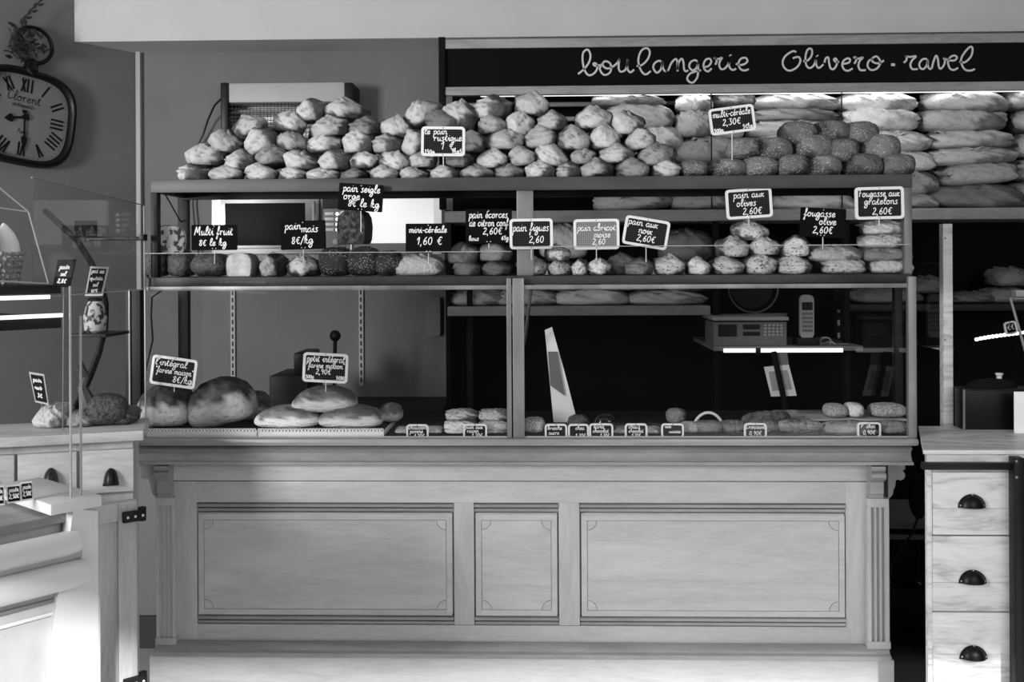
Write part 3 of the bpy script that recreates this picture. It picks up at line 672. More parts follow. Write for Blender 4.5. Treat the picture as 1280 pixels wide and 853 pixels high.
# =================================================================== TOP PILE : rustic rolls
ROWS = [
 # bottom row ... (cx, cy, w, h, rot, dark?)
 [(244,215,36,20,0,0),(284,215.5,42,19,0,0),(327,214,40,19,0,0),(367.5,216,33,17,0,0),(404,217.5,41,15,0,0),(444,218,33,14,0,1),(480.5,215.6,36,19,0,0),(518,217.5,36,15,0,0),(556,215,37,18,0,0),(597,214.5,44,19,0,0),(637,214,36,18,0,1),(675,211.6,40,21,0,0),(712,213,34,19,0,0),(747,209.6,39,22,0,0),(788,209,41,22,0,1),(830,209,37,22,0,0)],
 [(257.5,192.5,45,27,0,0),(303,200.6,39,26,0,0),(342.5,194,37,25,10,1),(379,200,42,22,-8,0),(419,199.5,38,25,0,0),(455,199,35,23,5,0),(492,200.6,39,26,-10,0),(527,198.5,38,22,0,0),(575,199,36,20,0,1),(616,198,38,25,0,0),(652,195,35,24,8,0),(690,194,43,28,-20,0),(729,195,31,20,0,0),(770,192,44,24,0,0),(817.5,193,45,29,8,1)],
 [(283,176.5,42,27,-5,0),(325,175,43,33,20,0),(367,175.4,41,26,-15,0),(406,178.7,42,23,5,0),(447.5,176,40,30,0,0),(487,179,39,24,0,0),(520,177,35,33,30,0),(555,176,38,26,0,1),(592,177,30,27,0,0),(631,174,47,26,0,0),(673,170.5,40,26,12,0),(715,172.5,42,30,-5,0),(755,170,40,30,5,0),(798,173,39,27,10,0)],
 [(312,156,41,28,25,0),(363,152,39,25,-12,0),(410.5,158,49,26,8,0),(457,157.7,41,24,0,1),(496,158,38,26,-10,0),(553,152,44,25,0,1),(616,155,36,26,0,0),(651,153,35,30,-12,0),(689,151,37,25,0,0),(741,147.5,45,28,0,0),(784,154,40,29,0,0)],
 [(389,137.5,35,27,0,0),(432,135,50,27,-5,0),(527.5,142,42,32,20,0),(576,142,48,33,-15,0),(615,134,45,28,0,0),(664,130,40,30,-10,0)],
]
RN = ['bottom row', 'second row up', 'third row up', 'fourth row up', 'topmost row']
for ri, row in enumerate(ROWS):
    for k, (cx, cy, w, h, rot, dk) in enumerate(row):
        Yr = 3.445 + .02 * ri
        bread('rustic_roll', 'rustic', 'rustic_dark' if dk else 'rustic', cx, cy, w + 2, h + 2, Yr, .145 + .01 * ((k * 7) % 4),
              f"{'brown' if dk else 'floury'} rustic roll, {ORD[k + 1]} from the left in the {RN[ri]} of the pile", 'rustic rolls piled on the top shelf',
              rot, rz=(k * 37 + ri * 53) % 40 - 20, base=zs1 if ri == 0 else None)
# seeded buns
SB = [
 [(866,211,31,18),(907,209,38,18),(947,207.5,39,20),(988,205,36,22),(1025,205.6,33,20),(1075,204,41,21),(1119,204,38,19)],
 [(927.5,186,35,25),(964,187,37,27),(1013,185,42,30),(1051,189,35,27),(1098,185,38,31)],
 [(996,168,42,28),(1037,165,35,25),(1072,167.5,38,26)]]
for ri, row in enumerate(SB):
    for k, (cx, cy, w, h) in enumerate(row):
        bread('seeded_bun', 'bun', 'seeded', cx, cy, w + 2, h + 2, 3.45 + .025 * ri, .14, f"seed-topped brown bun, {ORD[k + 1]} from the left in the {['bottom', 'middle', 'top'][ri]} row of buns",
              'seeded buns piled on the top shelf', 0, rz=(k * 41) % 60, base=zs1 if ri == 0 else None)

# =================================================================== MIDDLE SHELF BREADS
ZM = zm1 + .0005
def mid(name, kind, m, cx, cy, w, h, label, group=None, Y=3.45, depth=.14, rot=0, onshelf=True, rz=0):
    return bread(name, kind, m, cx, cy, w + 1, h + 1, Y, depth, label, group, rot, base=ZM if onshelf else None, rz=rz)
def cut_loaf(cx, cy, w, h, Y, depth, mcrust, label, group=None, base=None, name='cut_loaf', tilt=0, facem='crumb'):
    s = Y / F; c = P(cx, cy, Y); w *= s; h *= s; z0 = base if base is not None else c.z - h / 2
    root = thing(name, label, 'bread', (c.x, Y, z0), radians(tilt), group)
    pr = [(-.42, 0), (.42, 0), (.47, .12), (.5, .5), (.46, .78), (.36, .93), (.16, 1.0), (-.16, 1.0), (-.36, .93), (-.46, .78), (-.5, .5), (-.47, .12)]
    mb = MB(); rings = []
    for t, k in ((0, 1.0), (.3, 1.02), (.7, .97), (.92, .8), (1.0, .5)):
        rings.append([(u * w * k, -depth / 2 + depth * t, h * (.5 + (v - .5) * k)) for u, v in pr])
    n = len(pr); vs = [q for r in rings for q in r]
    fs = [(i * n + k, i * n + (k + 1) % n, (i + 1) * n + (k + 1) % n, (i + 1) * n + k) for i in range(len(rings) - 1) for k in range(n)] + [tuple(range(n)), tuple(range(4 * n, 5 * n))]
    part('crust', MB().add(vs, fs), mcrust, root, smooth=60)
    part('cut_face', MB().prism([(u * w * .93, h * (.5 + (v - .5) * .93)) for u, v in pr], -depth / 2 - .002, -depth / 2 + .002), M[facem], root, label='cut crumb face of the loaf', smooth=0)
    return root
mf = mat('fruit_crumb', .10, .62, rough=.6, scale=55, contrast=(.42, .5))
M['mf'] = mf
bread('fruit_loaf', 'fruit', 'fruit', 198, 329, 27, 28, 3.44, .12, 'dark fruit loaf at the left end of the middle shelf', 'fruit loaves', base=ZM)
bread('fruit_loaf', 'fruit', 'fruit', 228, 328, 31, 30, 3.45, .13, 'glossy fruit loaf just left of the longest fruit loaf', 'fruit loaves', base=ZM)
bread('fruit_loaf', 'fruit', 'fruit', 265, 331, 46, 28, 3.45, .14, 'longest dark fruit loaf, under the Multi fruit slate', 'fruit loaves', base=ZM)
cut_loaf(213, 300, 38, 36, 3.46, .12, M['fruit'], 'cut fruit loaf resting on top of other fruit loaves, speckled face showing', 'fruit loaves', facem='mf', name='cut_fruit_loaf', tilt=18)
cut_loaf(306, 330, 33, 30, 3.45, .14, M['tan'], 'white cut corn loaf, palest bread on the middle shelf', 'corn loaves', base=ZM)
for cx, w, lab in ((340, 30, 'smaller brown corn loaf with floury cut face'), (380, 39, 'larger brown corn loaf with floury cut face')):
    bread('corn_loaf', 'rustic', 'miche', cx, 330, w + 1, 29, 3.45, .15, lab + ' under pain maïs slate', 'corn loaves', base=ZM)
for i, (cx, cy, w, h) in enumerate(((421, 327, 39, 34), (455, 327, 41, 35), (487, 329, 32, 29))):
    mid('rye_loaf', 'bun', 'poppy', cx, cy, w, h, f"dark seed-covered rye loaf, {ORD[i + 1]} from the left on the middle shelf", 'dark rye loaves', depth=.15)
cut_loaf(446, 284, 38, 43, 3.46, .10, M['poppy'], 'square dark rye loaf on end on top of the seeded rye loaves', 'dark rye loaves', name='rye_block', tilt=-14, facem='rye_crumb')
mid('cereal_loaf', 'loaf', 'tan', 524, 331, 60, 27, 'pale pointed cereal loaf with seeded top under mini-céréale slate', depth=.13)
for i, (cx, cy, w, h, on) in enumerate(((584,334,34,21,1),(621,335,37,19,1),(579,316,37,25,0),(619,314,41,23,0))):
    mid('lemon_loaf', 'rustic', 'dim', cx, cy, w, h, f"brown lemon-peel loaf, {['left','right'][i % 2]} one of the {'lower' if on else 'upper'} pair", 'lemon peel loaves', onshelf=bool(on))
for i, (cx, cy, w, h, on, lab) in enumerate(((664,332,37,24,1,'fig roll with dark swirl, leftmost beneath the pain figues slate'),(700,334,31,20,1,'small fig roll with bright dusted centre, second in the lower row'),(724,334,24,20,1,'small plain fig roll right of the dusted one'),(697,315,32,21,0,'fig roll lying on top of the two lower fig rolls'))):
    mid('fig_roll', 'rustic', 'nut', cx, cy, w, h, lab, 'fig rolls', onshelf=bool(on))
for i, (cx, cy, w, h, lab, m) in enumerate(((748,333,30,20,'small dusted apricot roll under the grey abricot slate','nut'),(775,331,48,30,'larger dark apricot loaf right of the abricot slate stick','dim'),(799,333,36,22,'round brown roll right of the dark apricot loaf','dim'),(837,330,39,25,'crackled walnut roll right of the pain aux noix slate','nut'))):
    mid('nut_roll', 'rustic', m, cx, cy, w, h, lab, 'apricot and walnut rolls', Y=3.52 if i == 1 else 3.44)
OL = [[(872,331,30,21),(909,331,42,22),(950,329,40,24),(991,329,43,21)], [(915,308,38,25),(955,307,40,22),(994,307,38,25)], [(938,287,44,26)]]
for ri, row in enumerate(OL):
    for k, (cx, cy, w, h) in enumerate(row):
        mid('olive_roll', 'rustic', 'nut', cx, cy, w, h, ('olive roll alone on top of the olive roll heap' if ri == 2 else f"floury olive roll, {ORD[k + 1]} from the left in the {['lower','upper'][ri]} row"), 'olive rolls', Y=3.44 + .02 * ri, onshelf=ri == 0)
for i, (cx, cy, w, h, on, m, lab) in enumerate(((1051,329,51,19,1,'nut','lower olive fougasse with speckled floury top'),(1042,316,61,20,0,'tan','upper olive fougasse, smooth and curved'),
        (1110,328,52,18,1,'tan','lowest fougasse of the right-hand stack'),(1104,317,62,19,0,'dim','dark fougasse second from the bottom of the right stack'),(1106,300,58,19,0,'tan','fougasse third from the bottom of the right stack'),(1105,284,56,18,0,'tan','topmost fougasse of the stack under the fougasse slate'))):
    mid('fougasse', 'loaf', m, cx, cy, w, h, lab, 'fougasses', onshelf=bool(on), depth=.16)

# =================================================================== PRICE SLATES
GS = 'price slates on the bread shelves'
slate(554,177,55,37,-1,3.34,[('le pain',-.2,.30,.13),('rustique',.12,.08,.14),('1 €',.1,-.18,.20),('350g',-.34,-.38,.10),('1kg5',.33,-.36,.10)],True,'white-framed slate reading le pain rustique 1€ stuck in the roll pile',GS,208)
slate(915,150,56,33,7,3.36,[('multi-céréale',0,.22,.15),('2,30€',-.02,-.1,.17),('500g',-.33,-.36,.10),('5€kg',.32,-.33,.10)],True,'tilted white-framed slate reading multi-céréale above the seeded buns',GS,200)
slate(451,247,56,34,-4,3.33,[('pain seigle',.02,.27,.17),('orge',-.2,-.02,.17),('8€ le kg',.18,-.27,.17)],False,'black slate reading pain seigle orge over the dark rye loaves',GS,290,ls=1.1)
slate(268,297,58,32,0,3.38,[('Multi fruit',-.02,.18,.19),('8€ le kg',-.03,-.25,.16)],False,'black slate reading Multi fruit 8€ le kg behind the fruit loaves',GS,330,ls=1.15)
slate(379,294,57,36,1.5,3.38,[('pain',-.22,.28,.16),('maïs',.15,.17,.16),('8€/kg',-.02,-.22,.17)],False,'black slate reading pain maïs 8€/kg behind the corn loaves',GS,330,ls=1.1)
slate(535.5,298,57,37,0,3.36,[('mini-céréale',-.02,.25,.13),('1,60 €',.02,-.13,.19)],False,'black slate reading mini-céréale 1,60€ in front of the white box',GS,330,ls=1.1)
slate(611,283,58,43,0,3.40,[('pain écorces',-.02,.3,.13),('de citron conf',0,.06,.13),('2,60€',.08,-.17,.14),('bous',-.34,-.38,.08),('65g',.35,-.36,.08)],False,'black slate reading pain écorces de citron behind the lemon-peel loaves',GS,315,ls=1.05)
slate(664,292.5,54,38,.5,3.355,[('pain figues',-.04,.16,.16),('2,60',.12,-.22,.16)],True,'white-framed slate reading pain figues over the fig rolls',GS,325)
slate(745.5,293,57,38,.5,3.35,[('pain abricot',0,.18,.13),('moise',.12,-.05,.12),('2,60',.05,-.27,.14)],True,'framed slate reading pain abricot, greyed by a painted reflection, the palest slate',GS,325,grid='slate_glare')
slate(807.5,291,56,36,-10,3.36,[('pain aux',-.12,.27,.14),('noix',-.02,.02,.14),('2,60€',.02,-.24,.16)],True,'tilted white-framed slate reading pain aux noix by the walnut roll',GS,328)
slate(936,254.5,57,37,3.5,3.37,[('pain aux',0,.26,.14),('olives',-.06,-.02,.14),('2,60€',.06,-.29,.16)],True,'white-framed slate reading pain aux olives over the olive roll heap',GS,282)
slate(1028.5,278.5,56,36,-3,3.38,[('fougasse',-.14,.27,.15),('olive',.1,.0,.15),('2,60€',0,-.29,.17)],False,'black slate reading fougasse olive 2,60€ over the olive fougasses',GS,312,ls=1.15)
slate(1099,254,60,40,1,3.33,[('Fougasse aux',-.02,.26,.13),('gratelons',.03,.02,.13),('2,60€',.05,-.28,.15)],True,'white-framed slate reading Fougasse aux gratelons at the right post',GS,282)

# =================================================================== BIG SIGN AND BREAD SHELF UNIT BEHIND
YS = 4.45
sg = thing('shop_sign', 'long blackboard sign reading boulangerie Olivero - ravel over the wall shelves', 'sign', P(920, 110, YS))
def zy(l, r, t, b, Ya, Yb, bev=0):
    mid_ = (l + r) / 2
    return MB().box(P(l, t, Ya).x, P(r, t, Ya).x, Ya, Yb, P(mid_, b, Ya).z, P(mid_, t, Ya).z, bev)
XR = 1420
wpart('board', zy(553, XR, 55, 106, YS, YS + .02), M['sign_black'], sg)
wpart('upper_batten', zy(553, XR, 44.5, 56, YS - .012, YS + .02, .002), M['shelf_wood'], sg)
wpart('lower_batten', zy(553, XR, 104.5, 115, YS - .012, YS + .02, .002), M['shelf_wood'], sg)
wpart('end_post', zy(548, 556, 46, 262, YS - .018, YS + .03, .002), M['matt_black'], sg, label='black left end post')
wl_z = P(920, 116, YS).z
wpart('strip_lamp', MB().box(P(600, 115, YS).x, 3.4, YS + .03, YS + .05, wl_z, wl_z + .012, .002), M['led_dim'], sg, label='strip lamp behind the lower batten')
sl_d = bpy.data.lights.new('shelf_strip_light', 'AREA'); sl_d.shape = 'RECTANGLE'; sl_d.size = 3.2; sl_d.size_y = .03; sl_d.energy = .7
sl_o = bpy.data.objects.new('shelf_strip_light', sl_d); COL.objects.link(sl_o); sl_o.location = (1.6, YS + .04, wl_z - .002); sl_o.rotation_euler = (radians(12), 0, 0)
TR = [((715, 50), 10.667, ["80,455 165,385 230,290 245,210 225,145 195,130 150,170 140,260 160,380 195,450 240,472 300,440 335,380 330,330 300,308 285,325 310,345 380,335",
  "400,320 370,380 395,440 440,468 500,440 522,380 505,310 445,285 410,315 420,355 470,382 530,365 600,310 632,255", "632,255 622,330 625,395 655,425 710,400 735,330 742,255 735,340 745,400 780,432 828,395",
  "862,350 930,335 1000,270 1035,190 1025,130 980,110 920,150 885,250 895,350 935,430 985,460 1050,415", "1195,290 1150,280 1095,320 1085,380 1130,438 1180,400 1200,340 1200,280 1210,370 1240,415 1280,410"]),
 ((825, 50), 10.667, ["75,420 110,400 150,310 205,255 230,290 235,420", "235,400 245,310 285,250 310,290 320,390 345,420 375,405", "505,300 465,270 405,300 390,360 430,405 480,380 505,310 505,290 508,400 495,500 440,568 385,555 362,510 400,450 480,420 545,405",
  "590,365 650,345 682,290 660,252 610,265 580,330 595,395 640,420 688,380", "735,330 755,290 745,250 715,240 770,255 825,240 795,290 790,350 820,392 870,375 915,310 925,265", "925,265 920,340 940,385 975,400 1020,380", "932,200 940,212",
  "1010,318 1060,335 1130,320 1165,280 1140,240 1080,250 1045,310 1065,380 1120,408 1182,390"]),
 ((970, 50), 9.143, ["230,140 190,130 110,180 75,250 95,320 160,352 240,310 278,240 255,195 190,210", "310,243 360,235 405,180 410,120 385,97 350,130 335,210 345,290 385,322 430,290 455,225", "455,225 460,290 490,320 540,280", "466,178 474,188",
  "552,260 565,215 595,200 605,260 620,320 655,335 690,290 695,240 680,212 660,225 680,250 725,250", "765,275 830,260 845,225 815,212 770,240 755,290 780,340 825,352 875,325", "893,272 915,235 910,200 885,200 935,215 995,200 955,240 940,300 965,345 1025,345",
  "1110,215 1060,240 1045,300 1090,345 1160,320 1190,250 1150,190 1100,210 1100,245 1150,268 1200,255 1235,232"]),
 ((1100, 45), 9.143, ["125,327 170,331", "270,308 300,275 300,235 280,225 340,240 410,232 365,280 345,335 370,380 430,378", "535,265 490,265 450,310 455,360 490,380 530,340 545,270 545,340 565,378 590,370",
  "590,370 610,290 640,225 660,270 670,350 695,375 730,330 740,280 725,255 760,270 800,265", "790,280 850,280 878,245 845,225 795,250 775,310 800,375 845,388 890,365", "905,295 970,300 1040,230 1055,150 1035,122 980,170 930,250 930,320 970,385 1030,397 1082,378"])]
for (ox, oy), sc, sts in TR:
    for s in sts:
        p = [tuple(float(q) for q in a.split(',')) for a in s.split()]
        w3 = [P(ox + a / sc, oy + b / sc, YS) for a, b in p]
        wpart('painted_letter', MB().ribbon(spline([(q.x, q.z) for q in w3], 6), .0085 if len(p) > 2 else .012, YS - .002), M['sign_chalk'], sg, smooth=0)

un = thing('bread_shelf_unit', 'tall dark wall unit with pale wooden bread shelves behind the case', 'shelf unit', (P(900, 500, YB).x, YB, 0))
xl, xr = P(556, 300, YS).x, 3.5
wpart('back_panel', MB().box(xl, xr, YB - .03, YB - .005, 0, P(640, 46, YS).z), M['unit_black'], un)
wpart('side_panel', MB().box(xl, xl + .02, YS + .03, YB - .03, 0, P(640, 262, YS).z), M['unit_black'], un)
zA = P(900, 262, YS).z; zB = P(700, 383, YS).z
wpart('shelf', MB().box(xl, xr, YS, YB - .03, zA - .05, zA, .003), M['shelf_wood'], un)
wpart('shelf', MB().box(xl + .01, P(888, 390, YS).x, YS, YB - .03, zB - .042, zB, .003), M['shelf_wood'], un)
wpart('shelf', MB().box(P(1060, 390, 4.5).x, xr, YS + .05, YB - .03, zB - .03, zB - .0, .003), M['dark_steel'], un)
for px in (583, 892, 1055):
    wpart('upright', MB().box(P(px, 300, YS + .02).x, P(px + 7, 300, YS + .02).x, YS + .02, YS + .05, 0, zA - .05), M['matt_black'], un)
for k in range(3):
    z = P(900, 132 + 18 * k, 4.8).z
    wpart('wire_bar', MB().tube([(xl + .03, 4.72, z), (P(850, 132, 4.72).x, 4.72, z)], .011, 8), M['shelf_wood'], un)
for px in (889, 1052):
    wpart('divider_rod', MB().tube([P(px, 116, YS + .01), (P(px, 116, YS + .01).x, YS + .01, zA)], .003, 6), M['dark_steel'], un)

LV = {
 'first column': [(786,125,92,15,'tan'),(799,144,84,31,'tan'),(822,172,60,30,'pale'),(800,205,90,34,'tan'),(790,250,100,24,'tan')],
 'second column': [(868,128,46,22,'pale'),(917,124,52,15,'pale'),(868,153,50,36,'tan'),(905,160,40,30,'tan'),(880,186,76,31,'pale'),(880,218,86,32,'tan'),(876,250,82,25,'tan')],
 'third column': [(996,127,101,20,'pale'),(992,144,105,18,'tan'),(990,160,110,20,'pale'),(985,180,100,24,'pale'),(1000,208,104,32,'tan'),(1016,250,102,26,'pale'),(1010,233,98,22,'tan')],
 'fourth column': [(1095,127,95,22,'pale'),(1096,147,98,33,'pale'),(1110,176,95,28,'pale'),(1122,202,80,25,'tan'),(1132,228,66,30,'tan'),(1130,252,76,24,'tan')],
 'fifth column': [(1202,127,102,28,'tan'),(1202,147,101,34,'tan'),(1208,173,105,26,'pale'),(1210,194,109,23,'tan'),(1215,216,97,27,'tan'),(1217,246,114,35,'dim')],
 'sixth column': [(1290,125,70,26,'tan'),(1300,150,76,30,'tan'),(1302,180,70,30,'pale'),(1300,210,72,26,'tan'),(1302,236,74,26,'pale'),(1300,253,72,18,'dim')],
}
for col, items in LV.items():
    for k, (cx, cy, w, h, m) in enumerate(items):
        bread('long_loaf', 'loaf', m, cx, cy, w, h + 3, 4.60 if not (col == 'second column' and k in (1, 3)) else 4.66, .26,
              f"floury long loaf on the wall shelf, {ORD[k + 1]} from the top of the {col}", 'long loaves on the upper wall shelf', rot=((k * 29) % 9 - 4), rz=(k * 17) % 14 - 7,
              base=zA if k == len(items) - 1 and cy > 240 else None)
for k, (cx, w) in enumerate(((598, 66), (660, 80), (738, 97), (835, 97))):
    bread('long_loaf', 'loaf', 'tan' if k < 2 else 'pale', cx, 372, w, 21, 4.58, .2, f"flat loaf on the lower wall shelf, {ORD[k + 1]} from the left", 'loaves on the lower wall shelf', base=zB)
for k, (cx, cy, w, h) in enumerate(((700, 345, 70, 36), (860, 345, 72, 36), (704, 300, 60, 44), (858, 305, 66, 40), (790, 345, 80, 34))):
    bread('round_loaf', 'loaf', 'tan' if k != 3 else 'dim', cx, cy, w, h, 4.63, .24, ['loaf seen behind the fig rolls', 'loaf in the gap behind the walnut roll, lower', 'pale loaf behind the pain figues slate', 'dark loaf behind walnut roll, upper', 'loaf behind the grey abricot slate'][k] + ', on the lower wall shelf', 'loaves on the lower wall shelf')
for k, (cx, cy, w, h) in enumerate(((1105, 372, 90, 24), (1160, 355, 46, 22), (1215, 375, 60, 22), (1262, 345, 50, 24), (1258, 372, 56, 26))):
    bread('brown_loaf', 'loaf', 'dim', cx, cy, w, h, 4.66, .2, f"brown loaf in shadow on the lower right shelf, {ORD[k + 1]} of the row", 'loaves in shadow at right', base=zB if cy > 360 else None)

# =================================================================== LOWER CASE : big loaves, pastries, trays
ZL = ZT + .002
for k, (l, r) in enumerate(((180, 321), (322.5, 480))):
    Yt = 3.35; x0, x1 = xx(l, Yt), xx(r, Yt); zt = zz(540, Yt)
    t = thing('lace_tray', f"white tray with a lace-edged paper rim, {'left' if k == 0 else 'right'} of the two under the big loaves", 'tray', ((x0 + x1) / 2, 3.5, ZT), 0, 'lace-edged trays')
    wpart('tray_base', MB().box(x0, x1, Yt, 3.62, ZT + .0025, ZT + .019, .002), M['doily'], t)
    n = int((x1 - x0) / .0115); mb = MB()
    for i in range(n):
        c = x0 + (i + .5) * (x1 - x0) / n
        mb.tube([(c - .0045, Yt - .003, ZT + .019), (c - .002, Yt - .005, ZT + .029), (c + .003, Yt - .005, ZT + .029), (c + .0045, Yt - .003, ZT + .019)], .0024, 5)
    o = wpart('lace_rim', mb, M['doily'], t, kind='stuff')
    wpart('inner_mat', MB().box(x0 + .004, x1 - .004, Yt + .008, 3.61, ZT + .019, ZT + .022), M['matt_black'], t)
ZTR = ZT + .0225
bread('big_round_loaf', 'miche', 'miche', 209, 509, 64, 58, 3.46, .2, 'big dark round loaf under the tilted slate, leftmost on the trays', 'big round loaves', base=ZTR)
bread('big_round_loaf', 'miche', 'miche', 277, 505, 80, 64, 3.48, .2, 'largest dark round loaf with floury edge, right of the tilted slate', 'big round loaves', rot=12, base=ZTR)
bread('big_round_loaf', 'miche', 'rustic_dark', 318, 515, 40, 50, 3.6, .16, 'dark round loaf half hidden behind the largest round loaf', 'big round loaves', base=ZTR)
bread('flat_loaf', 'miche', 'flat', 362, 523, 80, 32, 3.44, .17, 'floury flat loaf at the left of the lower pair on the tray', 'floury flat loaves', base=ZTR)
bread('flat_loaf', 'miche', 'flat', 440, 523, 78, 31, 3.44, .17, 'floury flat loaf at the right of the lower pair on the tray', 'floury flat loaves', base=ZTR)
bread('flat_loaf', 'miche', 'flat', 407, 498, 78, 30, 3.47, .17, 'floury flat loaf lying on top of the pair, under the petit intégral slate', 'floury flat loaves')
bread('flat_loaf', 'miche', 'tan', 488, 519, 30, 28, 3.56, .14, 'small loaf half hidden behind the floury flat loaves', 'floury flat loaves', base=ZTR)
slate(217.5,465,58,37,-8,3.39,[("l'intégral",-.12,.24,.14),('"farine maison"',.02,-.02,.12),('8€/kg',.22,-.28,.15)],True,"white-framed slate reading l'intégral on the leftmost big round loaf",GS,490)
slate(407,460,57,37,-3,3.39,[('petit intégral',0,.26,.14),('"farine maison"',0,.04,.11),('2,90€',-.04,-.16,.13),('500g',-.34,-.34,.08),('5€80',.34,-.34,.08)],True,'white-framed slate reading petit intégral on the floury flat loaves',GS,490)
# pastries
mb = MB()
def pastry(kind, m, cx, cy, w, h, label, group=None, Y=3.405, depth=.075, name='pastry', base=True, rot=0):
    return bread(name, kind, m, cx, cy, w, h, Y, depth, label, group, rot, cat='pastry', base=ZL + .004 if base else None)
wide = {}
for k, (l, r) in enumerate(((492, 560), (566, 632), (660, 912), (914, 1133))):
    single('pastry_tray', MB().box(xx(l, 3.36), xx(r, 3.36), 3.36, 3.75, ZL, ZL + .004, .001), M['matt_black'], ['small tray under the apple turnovers', 'small tray under the stacked raisin pastries', 'wide pastry tray just right of the centre post', 'wide pastry tray under the croissants'][k], 'tray', 'pastry trays')
pastry('loaf', 'pale', 510, 541, 30, 10, 'thin pale apple turnover on the left of its tag', 'turnovers', name='turnover')
pastry('loaf', 'pale', 541, 541, 26, 10, 'thin pale apple turnover on the right of its tag', 'turnovers', name='turnover')
for c in range(2):
    for r in range(3):
        pastry('loaf', 'nut', (577, 619)[c], (541, 530, 518)[r], (42, 40)[c], 13, f"glazed raisin pastry, {['bottom', 'middle', 'top'][r]} of the {['left', 'right'][c]} stack of three", 'raisin pastries', name='raisin_pastry', base=r == 0, Y=3.405)
o = pastry('bun', 'sugar', 668, 535, 27, 26, 'sugar-crusted brioche just right of the centre post', name='brioche')
pastry('fruit', 'fruit', 723, 532, 28, 26, 'dark glazed brioche half hidden behind the framed tags', name='brioche')
pastry('bun', 'choc', 757, 530, 26, 24, 'shiny chocolate-glazed pastry behind the third framed tag', name='chocolate_pastry')
pastry('loaf', 'pale', 778, 541, 30, 12, 'flat pale pastry left of the plain chausson tag', name='turnover')
pastry('loaf', 'pale', 813, 541, 26, 11, 'flat pale pastry right of the fourth framed tag', name='turnover')
pastry('bun', 'sugar', 861, 537, 24, 19, 'small sugared pastry beside the almost blank tag', name='brioche')
pastry('bun', 'dim', 845, 524, 24, 26, 'brown brioche behind the almost blank tag', name='brioche', Y=3.6)
# croissants
def croissant_mesh(seed, straight=False):
    n, m = 12, 36; vs = []
    for i in range(m + 1):
        t = i / m * 2 - 1
        a = t * (.25 if straight else .9)
        r = .16 * (1 - abs(t) ** 2.2) ** .6 + .012
        ridge = .86 + .16 * abs(sin(t * pi * 3.5)) ** .6
        c = Vector((sin(a) * .55 if not straight else t * .5, (1 - cos(a)) * .5, 0))
        for k in range(n):
            g = 2 * pi * k / n
            vs.append(c + Vector((cos(g) * sin(a) * -0.0, cos(g) * r * ridge, sin(g) * r * ridge)))
    fs = [(i * n + k, i * n + (k + 1) % n, (i + 1) * n + (k + 1) % n, (i + 1) * n + k) for i in range(m) for k in range(n)] + [tuple(range(n)), tuple(range(m * n, m * n + n))]
    lo = [min(v[i] for v in vs) for i in range(3)]; hi = [max(v[i] for v in vs) for i in range(3)]
    vs = [Vector([(v[i] - lo[i]) / (hi[i] - lo[i]) - .5 for i in range(3)]) for v in vs]
    me = MB().add(vs, fs).mesh('croissant', 180); me.materials.append(M['croiss']); return me
CR = [croissant_mesh(1), croissant_mesh(2, True)]
def croissant(cx, cy, w, h, Y, label, k=0, rz=0, base=True, group='croissants', name='croissant'):
    o = bpy.data.objects.new(name, CR[k]); COL.objects.link(o); s = Y / F; c = P(cx, cy, Y); sz = h * s
    if base: c.z = ZL + .004 + sz / 2
    o.location = c; o.scale = (w * s, .075 if k == 0 else .06, sz); o.rotation_euler = (0, 0, radians(rz)); return tag(o, label, 'pastry', group)
croissant(918, 537, 38, 17, 3.395, 'croissant half behind the 0,90€ croissant tag')
croissant(958, 537, 48, 17, 3.40, 'croissant just right of the croissant tag', rz=15)
croissant(998, 536, 62, 18, 3.395, 'long ridged croissant in front between the two price tags', k=1)
croissant(962, 525, 64, 24, 3.48, 'big croissant lying behind and above the croissant tag', rz=10, base=False)
for k, (cx, cy, w, h, Y, base, lab) in enumerate(((1061, 536, 62, 19, 3.40, True, 'smooth chocolate roll left of the last tag'), (1116, 536, 36, 20, 3.40, True, 'smooth chocolate roll right of the last tag'))):
    pastry('loaf', 'croiss', cx, cy, w, h, lab, 'chocolate rolls', name='chocolate_roll', Y=Y)
# glass half shelf with pastries on it
hs = single('glass_half_shelf', MB().box(P(985, 526, 3.5).x, P(1134, 524, 3.5).x, 3.5, 3.72, zz(527, 3.5), zz(524.5, 3.5), .001), M['glass_edge'], 'pale narrow shelf over the chocolate rolls at the right end', 'shelf')
zhs = zz(524.5, 3.5) + .001
for cx, cy, w, h, lab, m in ((1043, 515, 26, 20, 'sugared round pastry on the narrow shelf, leftmost', 'sugar'), (1067, 514, 20, 20, 'pale square pastry on the narrow shelf, in the middle', 'pale'), (1108, 514, 42, 20, 'stringy icing-topped pastry on the narrow shelf, rightmost', 'sugar')):
    bread('sugared_pastry', 'bun', m, cx, cy, w, h, 3.56, .11, lab, 'pastries on the narrow shelf', cat='pastry', base=zhs)
# arched pale handle
mb = MB(); mb.tube([P(885.5 - 20 * cos(pi * t / 16), 543 - 27 * sin(pi * t / 16), 3.42) for t in range(17)], .005, 8)
single('arched_handle', mb, M['white'], 'pale arched handle standing by the dark basket of pastries', 'handle')
pastry('bun', 'dim', 884, 536, 36, 20, 'dark round pastry under the pale arched handle', name='brioche')
